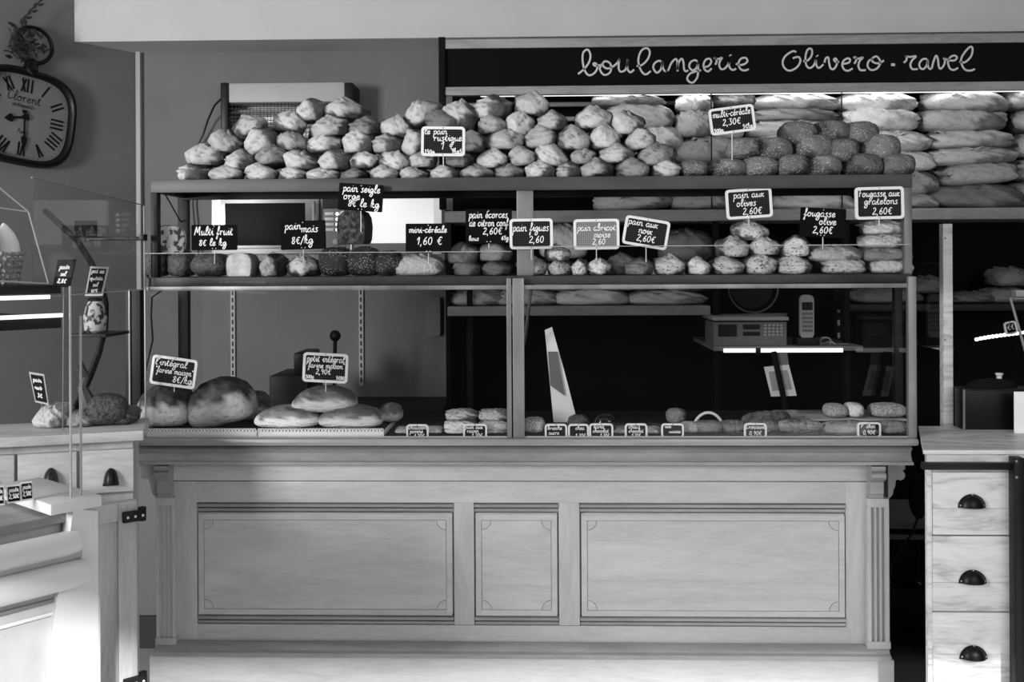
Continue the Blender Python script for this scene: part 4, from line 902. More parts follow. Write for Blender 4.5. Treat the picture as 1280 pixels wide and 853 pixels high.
# tongs / thin stick and lever
single('lever_rod', MB().tube([(P(417, 470, 4.35).x, 4.35, .9005), P(418, 470, 4.35), P(419, 424, 4.35)], .009, 8).ball(P(419, 420, 4.35), .025, .025, .025), M['black'], 'black lever with a ball knob behind the petit intégral slate', 'lever')
sl = thing('bread_slicer', 'dark bread slicer behind the floury flat loaves', 'appliance', (P(358, 500, 4.3).x, 4.3, .9))
wpart('body', MB().box(P(336, 500, 4.2).x, P(385, 500, 4.2).x, 4.2, 4.5, .9005, P(358, 470, 4.2).z, .01), M['dark_steel'], sl)
wpart('hood', MB().box(P(365, 445, 4.2).x, P(384, 445, 4.2).x, 4.22, 4.45, P(358, 470, 4.2).z, P(370, 442, 4.2).z, .01), M['black'], sl)
bl = thing('back_worktop', 'dark worktop along the back wall behind the counter', 'worktop', (P(400, 540, 4.2).x, 4.5, 0))
xw = P(556, 300, 4.45).x - .012
wpart('worktop_slab', MB().box(P(195, 540, 4.15).x, xw, 4.15, 4.875, .86, .9, .003), M['dark_steel'], bl)
wpart('cabinet_base', MB().box(P(200, 540, 4.2).x, xw - .02, 4.2, 4.875, 0, .86), M['grey'], bl)
wpart('end_panel', MB().box(P(150, 700, 4.0).x, P(203, 700, 4.0).x, 4.0, 4.14, .13, .86), M['wall'], bl)
wpart('dark_plinth', MB().box(P(150, 700, 4.0).x, P(203, 700, 4.0).x, 3.985, 4.13, 0, .13), M['base'], bl)
# tall white shape added in place of a reflection in the front glass
q0 = [P(681, 413, 3.62), P(690, 409, 3.62), P(707, 470, 3.62), P(722, 546, 3.62), P(692, 546, 3.62)]
cd = thing('glare_shape', 'tall tapered white shape added for a glass reflection behind the first framed tags', 'card', (P(705, 546, 3.62).x, 3.62, ZL + .004))
dz = ZL + .0045 - q0[-1].z
wpart('sheet', MB().prism([(p.x, p.z + (dz if i > 2 else 0)) for i, p in enumerate(q0)], 3.62, 3.626), M['white_sheet'], cd)
wpart('glare_band', MB().prism([(p.x + dx, p.z) for p, dx in ((P(685, 440, 3.612), 0), (P(697, 440, 3.612), 0), (P(706, 495, 3.612), 0), (P(688, 482, 3.612), 0))], 3.612, 3.6195), M['grey'], cd, label='grey middle band of the added reflection shape')

def small_tag(cx, cy, w, h, lines, label, blank=False):
    return slate(cx, cy, w, h, 0, 3.352, lines, True, label, 'small framed tags along the case front', name='price_tag', grid='slate_plain', ls=.7, basez=ZL + .0005)
small_tag(522,540.5,28,20,[('chausson',0,.26,.15),('pomme',-.05,.02,.15),('1,20€',.08,-.26,.17)],'small framed tag for the apple turnovers, leftmost of the small tags')
small_tag(594,540,30,20,[('pain aux',-.05,.26,.15),('raisin',-.1,.02,.15),('1,20€',.08,-.26,.18)],'small framed tag in front of the stacked raisin pastries')
small_tag(695,540,28,20,[('brioche',-.05,.2,.15),('sucre',-.1,-.1,.15)],'small framed tag right of the sugar-crusted brioche, before the added white reflection shape')
small_tag(723,540,26,20,[('choc.',.1,.2,.15),('1,20€',.1,-.26,.17)],'small framed tag beneath the dark glazed brioche')
small_tag(751.5,539.5,30,20,[('tarte',-.1,.26,.15),('chocolat',-.02,.0,.14),('1,20€',.15,-.27,.15)],'small framed tag reading chocolat before the chocolate-glazed pastry')
small_tag(795,539.5,28,20,[('chaus.',-.05,.26,.15),('chocolat',0,.0,.13),('1,20€',.0,-.27,.15)],'small framed tag between the two flat pale pastries')
small_tag(840.5,538.5,28,18,[('noix',-.2,.25,.13),('noisette',.1,-.1,.12)],'small framed tag left of the arched handle')
small_tag(944,538.5,28,19,[('Croissant',0,.2,.16),('0,90€',0,-.2,.2)],'small framed tag reading Croissant 0,90€')
small_tag(1086,537.5,29,19,[('P. choc',-.05,.2,.16),('0,90€',0,-.2,.2)],'small framed tag for the chocolate rolls, rightmost of the small tags')

# =================================================================== BACK WALL : heater, oven, white box, standards
ht = thing('wall_heater', 'grey radiant wall heater with black end caps above the roll pile', 'heater', P(358, 160, 4.78))
Yh = 4.72
def hb(l, r, t, b, Ya, Yb, bev=0): return MB().box(P(l, t, Ya).x, P(r, t, Ya).x, Ya, Yb, P((l + r) / 2, b, Ya).z, P((l + r) / 2, t, Ya).z, bev)
wpart('hood', hb(284, 431, 103, 128, Yh, 4.9, .012), M['lgrey'], ht)
wpart('end_cap', hb(275, 285, 103, 172, Yh - .01, 4.9, .008), M['black'], ht)
wpart('end_cap', hb(430, 441, 103, 172, Yh - .01, 4.9, .008), M['black'], ht)
wpart('reflector', hb(284, 431, 128, 172, 4.86, 4.89), M['steel'], ht)
mb = MB()
for k in range(34):
    x = P(285 + 145 * k / 33, 130, Yh).x; mb.tube([(x, Yh + .012, P(358, 128, Yh).z), (x, Yh + .012, P(358, 172, Yh).z)], .0016, 4)
for k in range(9):
    z = P(358, 130 + 5 * k, Yh).z; mb.tube([(P(285, 130, Yh).x, Yh + .008, z), (P(430, 130, Yh).x, Yh + .008, z)], .0022, 4)
wpart('wire_guard', mb, M['dark_steel'], ht)
for py in (140, 156): wpart('heating_bar', MB().tube([P(290, py, 4.80), P(426, py, 4.80)], .012, 8), M['lgrey'], ht)
wpart('power_cable', MB().tube([P(276, 124, 4.78), P(268, 132, 4.8), P(260, 150, 4.84), P(254, 168, 4.86), P(247, 182, 4.87), P(240, 215, 4.87), P(241, 260, 4.87), P(244, 290, 4.87), P(250, 330, 4.87)], .005, 6), M['black'], ht)
zsh = P(380, 318, 4.4).z
ws = thing('wall_shelf', 'grey wall shelf carrying the oven behind the middle shelf breads', 'shelf', (P(400, 318, 4.6).x, 4.85, zsh - .03))
wpart('shelf_board', MB().box(P(250, 318, 4.4).x, P(556, 318, 4.4).x, 4.38, 4.89, zsh - .03, zsh, .003), M['grey'], ws)
for px in (292, 452): wpart('bracket', MB().prism([(4.885, zsh - .03), (4.5, zsh - .03), (4.885, zsh - .16)], P(px, 330, 4.7).x, P(px, 330, 4.7).x + .02, 'x'), M['lgrey'], ws)
ov = thing('oven', 'stainless steel oven with dark glass door and lit control buttons', 'oven', (P(370, 312, 4.42).x, 4.6, zsh))
Yo = 4.42
def ob(l, r, t, b, Ya, Yb, bev=0): return hb(l, r, t, b, Ya, Yb, bev)
wpart('body', MB().box(P(264, 300, Yo).x, P(436, 300, Yo).x, Yo, 4.82, zsh, P(350, 240, Yo).z, .006), M['steel'], ov)
dr = wpart('door', ob(276, 399, 248, 311, Yo - .02, Yo - .001, .004), M['steel'], ov)
part('door_glass', ob(281, 381, 254, 307, Yo - .024, Yo - .0195, .002).move(-ov.location), M['dark_glass'], dr, label='dark glass pane of the door')
part('handle', MB().tube([P(392, 252, Yo - .05), P(393, 262, Yo - .055), P(393, 296, Yo - .055), P(392, 306, Yo - .05)], .008, 8).move(-ov.location), M['steel'], dr)
cp = wpart('control_panel', ob(401, 432, 246, 312, Yo - .018, Yo - .001, .003), M['grey'], ov)
part('display', ob(403, 426, 248, 261, Yo - .021, Yo - .0175).move(-ov.location), M['black'], cp)
for k in range(4):
    part('button', ob(406, 417, 265.5 + 6.6 * k, 269 + 6.6 * k, Yo - .024, Yo - .0175, .001).move(-ov.location), M['white'], cp)
    c = P(421.5, 267.5 + 6.6 * k, Yo - .02); part('indicator_light', MB().ball(c, .008, .006, .008, 10, 6).move(-ov.location), M['led_dim'], cp)
c = P(420, 303, Yo - .02); part('knob', MB().ball(c, .017, .02, .017, 14, 8).move(-ov.location), M['lgrey'], cp)
wx = thing('glowing_white_box', 'plain white box with added glow standing between oven and wall unit', 'white box', (P(500, 318, 4.5).x, 4.55, zsh))
wpart('box_body', MB().box(P(437.5, 300, 4.46).x, P(543, 300, 4.46).x, 4.46, 4.8, zsh, P(500, 243, 4.46).z, .012), M['box_glow'], wx)
wpart('box_base', MB().box(P(440, 300, 4.46).x, P(541, 300, 4.46).x, 4.45, 4.459, zsh, P(500, 304, 4.45).z, .002), M['grey'], wx)
for px in (292, 452):
    st = thing('shelf_standard', f"slotted metal shelf upright on the grey wall, {'left' if px < 300 else 'right'} of the two", 'bracket rail', (P(px, 500, YB).x, YB, .95), 0, 'slotted shelf uprights')
    x = P(px, 450, YB).x; wpart('rail', MB().box(x - .011, x + .011, YB - .012, YB - .0005, .95, zsh - .165), M['lgrey'], st)
    mb = MB(); z = .97
    while z < zsh - .19:
        mb.box(x - .004, x + .004, YB - .0135, YB - .0115, z, z + .022); z += .036
    wpart('slots', mb, M['black'], st, kind='stuff')
pl_ = single('wall_plate', MB().prism([(P(541.5, 396, 4.87).x + u, P(541.5, 396, 4.87).z + v) for u, v in rrect(.068, .19, .012)], 4.87, 4.899), M['grey'], 'narrow grey rounded plate on the wall left of the dark unit', 'wall plate')

# =================================================================== BEHIND, RIGHT : scale, telephone, ledge, pan, notice
YZ = 4.3
lg = thing('rear_ledge', 'narrow ledge with a bright strip light, holding scale and telephone', 'shelf', (P(990, 437, YZ).x, YZ + .1, P(990, 440, YZ).z))
zl = P(990, 433, YZ).z
wpart('ledge_board', MB().box(P(892, 436, YZ).x, P(1079, 436, YZ).x, YZ, 4.87, zl - .02, zl, .002), M['grey'], lg)
wpart('strip_light', MB().box(P(904, 436, YZ).x, P(1053, 436, YZ).x, YZ - .012, YZ - .001, P(990, 440.5, YZ).z, P(990, 435.5, YZ).z, .002), M['led_dim'], lg, label='bright strip along the ledge front')
wpart('clip', hb(945, 951, 435, 444, YZ - .022, YZ - .012, .001), M['black'], lg)
sc_ = thing('shop_scale', 'grey electronic shop scale with keypad on the rear ledge', 'scale', (P(940, 433, YZ).x, YZ + .1, zl))
wpart('body', MB().box(P(893, 410, YZ).x, P(985, 410, YZ).x, YZ + .02, YZ + .25, zl, P(940, 403, YZ).z, .004), M['grey'], sc_)
wpart('weighing_plate', hb(891, 986, 396.5, 401, YZ, YZ + .28, .003), M['lgrey'], sc_)
wpart('screen', hb(898, 921, 406, 421, YZ + .015, YZ + .021), M['dark_steel'], sc_)
wpart('label_strip', hb(929, 950, 406, 412, YZ + .015, YZ + .021), M['dark_steel'], sc_); wpart('label_strip', hb(929, 950, 415, 420, YZ + .015, YZ + .021), M['dark_steel'], sc_)
for r in range(4):
    for c in range(5): wpart('key', hb(955 + 5 * c, 958.5 + 5 * c, 405.5 + 4 * r, 408 + 4 * r, YZ + .012, YZ + .0205), M['lgrey'], sc_)
wpart('customer_display', hb(942, 984, 392, 396, YZ + .2, YZ + .23, .003), M['grey'], sc_)
ph = thing('cordless_telephone', 'pale grey cordless telephone standing upright beside the scale', 'telephone', (P(1009, 433, YZ).x, YZ + .06, zl))
c = P(1009, 396, YZ + .05); s = (YZ + .05) / F
wpart('handset', MB().prism([(c.x + u, c.z + v) for u, v in rrect(17 * s, 54 * s, 6 * s)], YZ + .05, YZ + .075), M['lgrey'], ph)
wpart('screen', MB().prism([(c.x + u, c.z + 13 * s + v) for u, v in rrect(13 * s, 10 * s, 1 * s)], YZ + .047, YZ + .05), M['dark_steel'], ph)
for r in range(5):
    for k in range(3): wpart('key', MB().box(c.x + (-6.5 + 4.6 * k) * s, c.x + (-2.6 + 4.6 * k) * s, YZ + .046, YZ + .05, c.z + (2 - 5.2 * r) * s, c.z + (5.4 - 5.2 * r) * s, .001), M['grey'], ph)
wpart('charging_base', MB().box(c.x - 14 * s, c.x + 14 * s, YZ + .03, YZ + .12, zl, c.z - 26 * s, .004), M['dark_steel'], ph)
single('coiled_cable', MB().tube([P(1018, 431, YZ + .1), P(1028, 430, YZ + .1)] + [P(1032 + 7 * cos(t * .6), 427 + 5 * sin(t * .6), YZ + .1) for t in range(0, 22)] + [P(1045, 431, YZ + .1), P(1060, 431, YZ + .1)], .004, 6), M['lgrey'], 'coiled grey cable lying on the ledge right of the telephone', 'cable')
pn = thing('round_pan', 'round dark pan hanging on the wall above the scale', 'pan', P(940, 390, 4.8))
c = P(940, 360, 4.8); mb = MB(); mb.lathe([(.001, 0), (.10, 0), (.112, .03), (.118, .03), (.106, -.006), (.001, -.006)], 32); mb.xf(Matrix.Translation(c) @ Matrix.Rotation(radians(90), 4, 'X'))
wpart('dish', mb, M['dark_steel'], pn); wpart('rim', MB().tube([(c.x + .117 * cos(t * pi / 16), c.y - .03, c.z + .117 * sin(t * pi / 16)) for t in range(33)], .004, 6), M['grey'], pn)
nt_ = thing('hanging_notice', 'pale tilted notice sheet hanging under the rear ledge', 'notice', P(976, 497, 4.25))
q = [P(955, 459, 4.25), P(986, 456, 4.25), P(996, 495, 4.25), P(964, 496, 4.25)]
wpart('sheet', MB().prism([(p.x, p.z) for p in q], 4.25, 4.254), M['paper'], nt_)
q = [P(961, 465, 4.245), P(984, 463, 4.245), P(990, 487, 4.245), P(966, 489, 4.245)]
wpart('grey_panel', MB().prism([(p.x, p.z) for p in q], 4.2465, 4.2495), M['lgrey'], nt_)
wpart('strap', MB().tube([P(967, 440, 4.24), P(980, 500, 4.24), P(983, 520, 4.24)], .012, 6), M['matt_black'], nt_)
wpart('hanger', MB().prism([(p.x, p.z) for p in (P(972, 441, 4.25), P(984, 441, 4.25), P(986, 456, 4.25), P(974, 457, 4.25))], 4.25, 4.254), M['grey'], nt_)
for k in range(3): pass
st = thing('slotted_upright', 'dark slotted upright with pale slots right of the telephone', 'bracket rail', P(1047, 430, 4.8))
wpart('rail', hb(1043, 1053, 362, 432, 4.78, 4.82), M['matt_black'], st)
for k in range(3): wpart('slot', hb(1047, 1050, 384 + 16 * k, 391 + 16 * k, 4.776, 4.7805), M['lgrey'], st)

# =================================================================== RIGHT DRAWER CABINET
YA = 3.11; YBk = 3.55
rc = thing('drawer_cabinet', 'pale wooden drawer cabinet with black cup pulls at the right', 'cabinet', (P(1215, 600, YA).x, 3.3, 0))
zt = P(1200, 562, YA).z
q = [P(1154, 562, YA - .015), P(1400, 562, YA - .015), P(1400, 533, YBk), P(1148, 533, YBk)]
wpart('worktop', MB().prism([(p.x, p.y) for p in q], zt - .012, zt, 'z'), M['pale_wood_top'], rc)
wpart('apron', MB().prism([(P(1158.5, 570, YA).x, YA), (P(1400, 570, YA).x, YA), (P(1400, 570, YA).x, YBk), (P(1156, 570, YBk).x, YBk)], P(1200, 580, YA).z, zt - .012, 'z'), M['pale_wood'], rc)
wpart('carcass', MB().prism([(P(1159.5, 600, YA).x, YA + .02), (P(1400, 600, YA).x, YA + .02), (P(1400, 600, YA).x, YBk), (P(1156, 600, YBk).x, YBk)], 0, P(1200, 580, YA).z, 'z'), M['pale_wood'], rc)
wpart('left_stile', MB().box(P(1159, 600, YA).x, P(1165, 600, YA).x, YA, YA + .02, 0, P(1200, 584, YA).z, .002), M['pale_wood'], rc)
wpart('drawer_rail', MB().box(P(1165.5, 600, YA).x, P(1400, 600, YA).x, YA + .004, YA + .02, P(1200, 590.5, YA).z, P(1200, 583, YA).z, .001), M['pale_wood'], rc)
def cup_pull(c, R, d, sub_parent, root):
    mb = MB(); n, m = 14, 8; vs = []
    for i in range(m + 1):
        v = pi / 2 * i / m
        for k in range(n + 1):
            u = pi * k / n
            vs.append((c.x + R * cos(u) * cos(v) if i < m else c.x + R * .02 * cos(u), c.y - d * sin(v), c.z + R * sin(u) * cos(v)))
    fs = [(i * (n + 1) + k, i * (n + 1) + k + 1, (i + 1) * (n + 1) + k + 1, (i + 1) * (n + 1) + k) for i in range(m) for k in range(n)]
    mb.add(vs, fs)
    mb.prism([(c.x + R * 1.12 * cos(pi * k / 14), c.z - .002 + R * 1.1 * sin(pi * k / 14)) for k in range(15)], c.y - .003, c.y)
    return mb
for k, (t, b, hy) in enumerate(((590.5, 668.5, 634), (670.5, 764, 728.5), (766, 870, 823))):
    x0, x1 = P(1165.5, t, YA).x, P(1400, t, YA).x
    zt_, zb_ = P(1215, t, YA).z, max(P(1215, b, YA).z, .05); zm_ = zb_ + (zt_ - zb_) * (.42, .38, .5)[k]
    d = wpart('drawer', MB().box(x0, x1, YA + .003, YA + .02, zb_, zt_), M['pale_wood'], rc)
    part('plank', MB().box(x0, x1, YA - .004, YA + .003, zm_ + .0004, zt_, .0015).move(-rc.location), M['pale_wood'], d)
    part('plank', MB().box(x0, x1, YA - .004, YA + .003, zb_, zm_ - .0004, .0015).move(-rc.location), M['pale_wood'], d)
    c = P(1214.5 + k, hy, YA - .004); c.y = YA - .0045
    part('cup_pull', cup_pull(c, .038, .028, d, rc).move(-rc.location), M['black'], d, label='black half-round cup pull')
    mb = MB()
    for u, v in ((0, .039), (-.036, .006), (.036, .006)): mb.ball((c.x + u, c.y - .006, c.z + v), .0035, .003, .0035, 8, 5)
    part('screw', mb.move(-rc.location), M['steel'], d)
bar = thing('black_bar_frame', 'black steel bar and upright bolted in front of the drawer cabinet', 'bar frame', (P(1272, 850, YA - .03).x, YA - .03, 0))
wpart('cross_bar', MB().box(P(1154, 583, YA - .04).x, P(1268, 583, YA - .04).x, YA - .045, YA - .02, P(1210, 587.5, YA - .04).z, P(1210, 579, YA - .04).z, .002), M['black'], bar)
wpart('upright', MB().box(P(1266, 583, YA - .05).x, P(1279, 583, YA - .05).x, YA - .06, YA - .02, 0, P(1272, 572, YA - .05).z, .004), M['black'], bar)
for py in (577, 597): wpart('bolt', MB().ball(P(1271, py, YA - .062), .005, .003, .005, 10, 6), M['steel'], bar)
# on the worktop
bx_ = thing('till_box', 'black till box on the right-hand worktop', 'till', (P(1236, 531, 3.5).x, 3.5, zt))
wpart('body', MB().box(P(1205, 500, 3.47).x, P(1330, 500, 3.47).x, 3.47, 3.55, zt, P(1236, 488, 3.47).z, .003), M['black'], bx_)
wpart('edge_trim', MB().box(P(1204, 500, 3.465).x, P(1206, 500, 3.465).x, 3.462, 3.47, zt, P(1236, 487, 3.465).z), M['grey'], bx_)
wpart('lid', MB().box(P(1205, 486, 3.465).x, P(1330, 486, 3.465).x, 3.463, 3.55, P(1236, 488, 3.47).z, P(1236, 486.5, 3.465).z), M['dark_steel'], bx_)
single('dark_cloth', MB().ball((P(1240, 484, 3.51).x, 3.51, P(1240, 486, 3.51).z + .006), .09, .03, .03, 16, 8), M['matt_black'], 'black folded cloth lying on top of the till box', 'cloth')
pu = thing('pump_bottle', 'small pale pump bottle top behind the till box', 'bottle', (P(1249, 480, 3.54).x, 3.6, zt))
zb2 = P(1249, 482, 3.6).z
wpart('bottle', MB().lathe([(.03, 0), (.032, .01), (.032, zb2 - zt - .02), (.014, zb2 - zt)], 16, (P(1249, 480, 3.6).x, 3.6, zt)), M['lgrey'], pu)
wpart('pump', MB().lathe([(.016, 0), (.018, .008), (.014, .016), (.009, .02), (.009, .036), (.013, .038), (.013, .044), (.002, .045)], 14, (P(1249, 480, 3.6).x, 3.6, zb2)), M['paper'], pu)
single('white_card', MB().box(P(1268, 510, 3.40).x, P(1330, 510, 3.40).x, 3.40, 3.404, zt + .0005, P(1275, 490, 3.40).z), M['white_sheet'], 'white card standing on the worktop in front of the till', 'card')
# pale wooden post with screws and glass beside it
ps = thing('wooden_post', 'pale upright wooden post with two screws behind the worktop', 'post', (P(1184, 530, 3.58).x, 3.6, .0))
wpart('post', MB().box(P(1178.5, 400, 3.58).x, P(1190.5, 400, 3.58).x, 3.575, 3.61, 0, P(1184, 280, 3.58).z, .002), M['pale_wood'], ps)
for py in (298, 425): wpart('screw', MB().ball(P(1181.5, py, 3.573), .004, .003, .004, 8, 5), M['steel'], ps)
wpart('side_pane', MB().box(P(1176, 400, 3.6).x, P(1177.5, 400, 3.6).x, 3.575, 3.9, P(1177, 438, 3.6).z, P(1177, 262, 3.6).z), M['glass'], ps)
wpart('rear_pane', MB().box(P(1190.8, 400, 3.6).x, P(1400, 400, 3.6).x, 3.59, 3.594, P(1230, 438, 3.6).z, P(1230, 262, 3.6).z), M['glass_thin'], ps)
mb = MB(); lp = [P(1221 + 80 * t / 16, 424.5 - 11 * (t / 16) ** .8, 3.8) for t in range(17)]
ls_ = thing('led_strip', 'bright sloping strip light behind glass at the far right', 'strip light', lp[0])
wpart('strip_holder', MB().tube([p + Vector((0, .008, 0)) for p in lp], .007, 6), M['dark_steel'], ls_)
for p in lp[:14]: wpart('diode', MB().ball(p, .0085, .006, .007, 8, 6), M['led'], ls_)
slate(1263, 410, 15, 16, 12, 3.75, [('€€', 0, 0, .3)], True, 'tiny framed tag above the sloping strip light', GS, grid='slate_plain', ls=.6)
single('tilted_frame_edge', MB().tube([P(1300, 374, 3.7), P(1263, 373, 3.7), P(1282, 440, 3.7)], .005, 6), M['lgrey'], 'pale angled frame edge at the far right edge of the case', 'frame')
single('small_pale_block', hb(1270, 1310, 363, 371, 3.72, 3.76, .002), M['lgrey'], 'small pale block above the angled frame edge', 'block')
# gap between counter and cabinet
gp_ = thing('under_shelf', 'low dark shelf with white front edges in the gap by the counter', 'shelf', (P(1135, 700, 3.9).x, 4.0, 0))
for t, b in ((655, 661.5), (669, 675)): wpart('shelf_edge', MB().box(P(1090, t, 3.9).x, P(1200, t, 3.9).x, 3.9, 4.3, P(1135, b, 3.9).z, P(1135, t, 3.9).z), M['grey'], gp_)
wpart('side_panel', MB().box(P(1200, 660, 3.9).x, P(1204, 660, 3.9).x, 3.9, 4.3, 0, P(1135, 655, 3.9).z), M['matt_black'], gp_)
wpart('lower_rail', MB().box(P(1090, 660, 3.9).x, P(1200, 660, 3.9).x, 3.9, 4.3, P(1135, 796, 3.9).z, P(1135, 790, 3.9).z), M['black'], gp_)
sk = thing('power_box', 'dark square power box on the floor in the counter gap', 'electrical box', (P(1132, 780, 3.95).x, 3.95, 0))
wpart('box_body', MB().box(P(1112, 760, 3.93).x, P(1157, 760, 3.93).x, 3.93, 4.05, P(1132, 789.5, 3.93).z, P(1132, 736, 3.93).z, .01), M['dark_steel'], sk)
wpart('socket', hb(1119, 1135, 765, 777, 3.922, 3.931, .002), M['black'], sk)
single('loose_cable', MB().tube([P(1160, 600, 3.75), P(1150, 640, 3.75), P(1140, 668, 3.75), P(1128, 682, 3.75), P(1115, 705, 3.75), P(1112, 725, 3.75), P(1119, 745, 3.75), P(1118, 758, 3.75), P(1112, 762, 3.75)], .004, 6), M['dark_steel'], 'loose dark cable hanging in the gap beside the counter', 'cable')
mb = MB()
for k, (a, b, c) in enumerate((((1148, 560), (1158, 600), (1150, 640)), ((1142, 585), (1148, 620), (1140, 650)))):
    mb.ball(P(b[0], b[1], 3.85), .035, .05, .13 if k == 0 else .09, 12, 10)
single('hanging_apron', mb, M['dark_steel'], 'dark cloth apron hanging in the gap beside the drawer cabinet', 'apron')

# =================================================================== LEFT : clock and sprig on the slanted wall
ck0 = PV(28, 147, CL, wd)
ang = atan2(-wd.y, -wd.x)                        # local +x runs away to the corner
ck = thing('wall_clock', 'black rounded-square clock with roman numerals and ring bow', 'clock', ck0 - nl * .002, ang)
e1 = PV(90, 150, CL, wd); hw = (e1 - ck0).length; hhh = (PV(28, 86, CL, wd) - PV(28, 207, CL, wd)).length / 2
tl = radians(-7)
def sup(w, h, n=3.2, k=40):
    out = []
    for i in range(k):
        t = 2 * pi * i / k
        out.append((w * math.copysign(abs(cos(t)) ** (2 / n), cos(t)), h * math.copysign(abs(sin(t)) ** (2 / n), sin(t))))
    return [rot2(p, tl) for p in out]
prof = [(1.0, 0), (1.0, -.03), (.97, -.045), (.92, -.048), (.88, -.04), (.86, -.02), (.86, -.012)]
mb = MB(); K = 40
for s_, y_ in prof: mb.v += [Vector((a, y_, b)) for a, b in sup(hw * s_, hhh * s_)]
mb.f = [(i * K + k, i * K + (k + 1) % K, (i + 1) * K + (k + 1) % K, (i + 1) * K + k) for i in range(len(prof) - 1) for k in range(K)] + [tuple(range(K))]
part('case_rim', mb, M['black'], ck, smooth=50)
part('dial', MB().prism(sup(hw * .87, hhh * .87), -.014, -.010), M['face'], ck)
def stroke(mb, pts, w, y=-.0155): mb.ribbon([rot2(p, tl) for p in pts], w, y)
ROM = ['XII', 'I', 'II', 'III', 'IIII', 'V', 'VI', 'VII', 'VIII', 'IX', 'X', 'XI']
for i, r_ in enumerate(ROM):
    a = radians(90 - 30 * i)
    k_ = 1 / max(abs(cos(a)) ** 3.2 + abs(sin(a)) ** 3.2, .01) ** (1 / 3.2)
    cx, cz = hw * .66 * k_ * cos(a) * .98, hhh * .66 * k_ * sin(a); mb = MB(); u0 = -(len(r_) - 1) * .5; s_ = hhh * .075; hgt = hhh * .14
    rr = a - pi / 2
    for j, ch in enumerate(r_):
        o_ = (u0 + j) * s_ * 1.15
        segs = {'I': [((0, -1), (0, 1))], 'V': [((-.5, 1), (0, -1)), ((0, -1), (.5, 1))], 'X': [((-.5, 1), (.5, -1)), ((-.5, -1), (.5, 1))]}[ch]
        for p, q in segs:
            pts = []
            for g in (p, q):
                lx, lz = o_ + g[0] * s_, g[1] * hgt
                pts.append((cx + lx * cos(rr) - lz * sin(rr), cz + lx * sin(rr) + lz * cos(rr)))
            stroke(mb, pts, hhh * .04)
    part('numeral', mb, M['black'], ck, smooth=0)
mb = MB()
for i in range(60):
    a = 2 * pi * i / 60; k_ = 1 / max(abs(cos(a)) ** 3.2 + abs(sin(a)) ** 3.2, .01) ** (1 / 3.2)
    stroke(mb, [(hw * .83 * k_ * cos(a), hhh * .83 * k_ * sin(a)), (hw * .80 * k_ * cos(a), hhh * .80 * k_ * sin(a))], .002)
part('minute_marks', mb, M['dark_steel'], ck, smooth=0, kind='stuff')
mb = MB(); write(mb, 'Clorent', -.01, hhh * .36, hhh * .10, .003, -.0155, maxw=hw * .9, rot=tl); write(mb, 'antiquités', -.01, hhh * .22, hhh * .05, .002, -.0155, maxw=hw * .6, rot=tl); write(mb, 'Paris', 0, -hhh * .32, hhh * .05, .002, -.0155, maxw=hw * .5, rot=tl)
part('dial_lettering', mb, M['dark_steel'], ck, smooth=0)
for nm, al, ln, wdt in (('hour_hand', 188, .42, .014), ('minute_hand', 268, .68, .010)):
    a = radians(al); d_ = (cos(a), sin(a)); nn = (-d_[1], d_[0]); R_ = hhh
    sh = [(-.22, 0), (-.2, 1.1), (-.14, 1.1), (-.1, .35), (.55, .35), (.62, 1.3), (.72, 1.3), (1, 0)]
    pts = [(d_[0] * t * ln * R_ + nn[0] * w_ * wdt, d_[1] * t * ln * R_ + nn[1] * w_ * wdt) for t, w_ in sh] + [(d_[0] * t * ln * R_ - nn[0] * w_ * wdt, d_[1] * t * ln * R_ - nn[1] * w_ * wdt) for t, w_ in reversed(sh[1:-1])]
    part(nm, MB().prism([rot2(p, tl * .0) for p in pts], -.021, -.018), M['black'], ck)
part('hand_hub', MB().tube([(0, -.012, 0), (0, -.026, 0)], .012, 12), M['black'], ck)
mb = MB(); mb.tube([rot2((0, hhh * .98), tl) and (rot2((0, hhh * .97), tl)[0], -.02, rot2((0, hhh * .97), tl)[1]), (rot2((0, hhh * 1.22), tl)[0], -.02, rot2((0, hhh * 1.22), tl)[1])], [.035, .022], 12)
part('stem', mb, M['black'], ck)
rc_ = rot2((0, hhh * 1.52), tl); mb = MB(); mb.tube([(rc_[0] + .088 * cos(t * pi / 14), -.02, rc_[1] + .082 * sin(t * pi / 14)) for t in range(29)], .009, 8)
part('ring_bow', mb, M['black'], ck)
sp_ = thing('dried_sprig', 'sprig of dark dried leaves tucked into the clock ring', 'plant', PV(15, 76, CL, wd) - nl * .03, ang)
base = PV(15, 76, CL, wd)
def wl(px, py, y=-.035): # local on the slanted wall
    p = PV(px, py, CL, wd); return Vector(((p - base).dot(Vector((-wd.x, -wd.y, 0))), y, p.z - base.z))
rnd = random.Random(3)
stems = [[(15, 76), (14, 50), (22, 25), (33, 12), (48, -2)], [(15, 76), (10, 60), (6, 45), (2, 38)], [(16, 76), (22, 62), (30, 54), (38, 52)], [(13, 76), (8, 70), (2, 66), (-4, 66)], [(16, 74), (20, 60), (26, 50), (24, 40)]]
for s_ in stems: part('stem', MB().tube([wl(*p) for p in s_], .003, 5), M['leaf'], sp_)
def leaf_mb(c, a, ln, wdt, yy):
    d = Vector((cos(a), yy, sin(a))).normalized(); n_ = Vector((-sin(a), .3, cos(a))).normalized(); b_ = d.cross(n_)
    vs = [c, c + d * ln * .3 + n_ * wdt, c + d * ln * .7 + n_ * wdt * .7, c + d * ln, c + d * ln * .7 - n_ * wdt * .7, c + d * ln * .3 - n_ * wdt, c + d * ln * .4 + b_ * wdt * .4]
    return MB().add(vs, [(0, 6, 1), (1, 6, 2), (2, 6, 3), (3, 6, 4), (4, 6, 5), (5, 6, 0)])
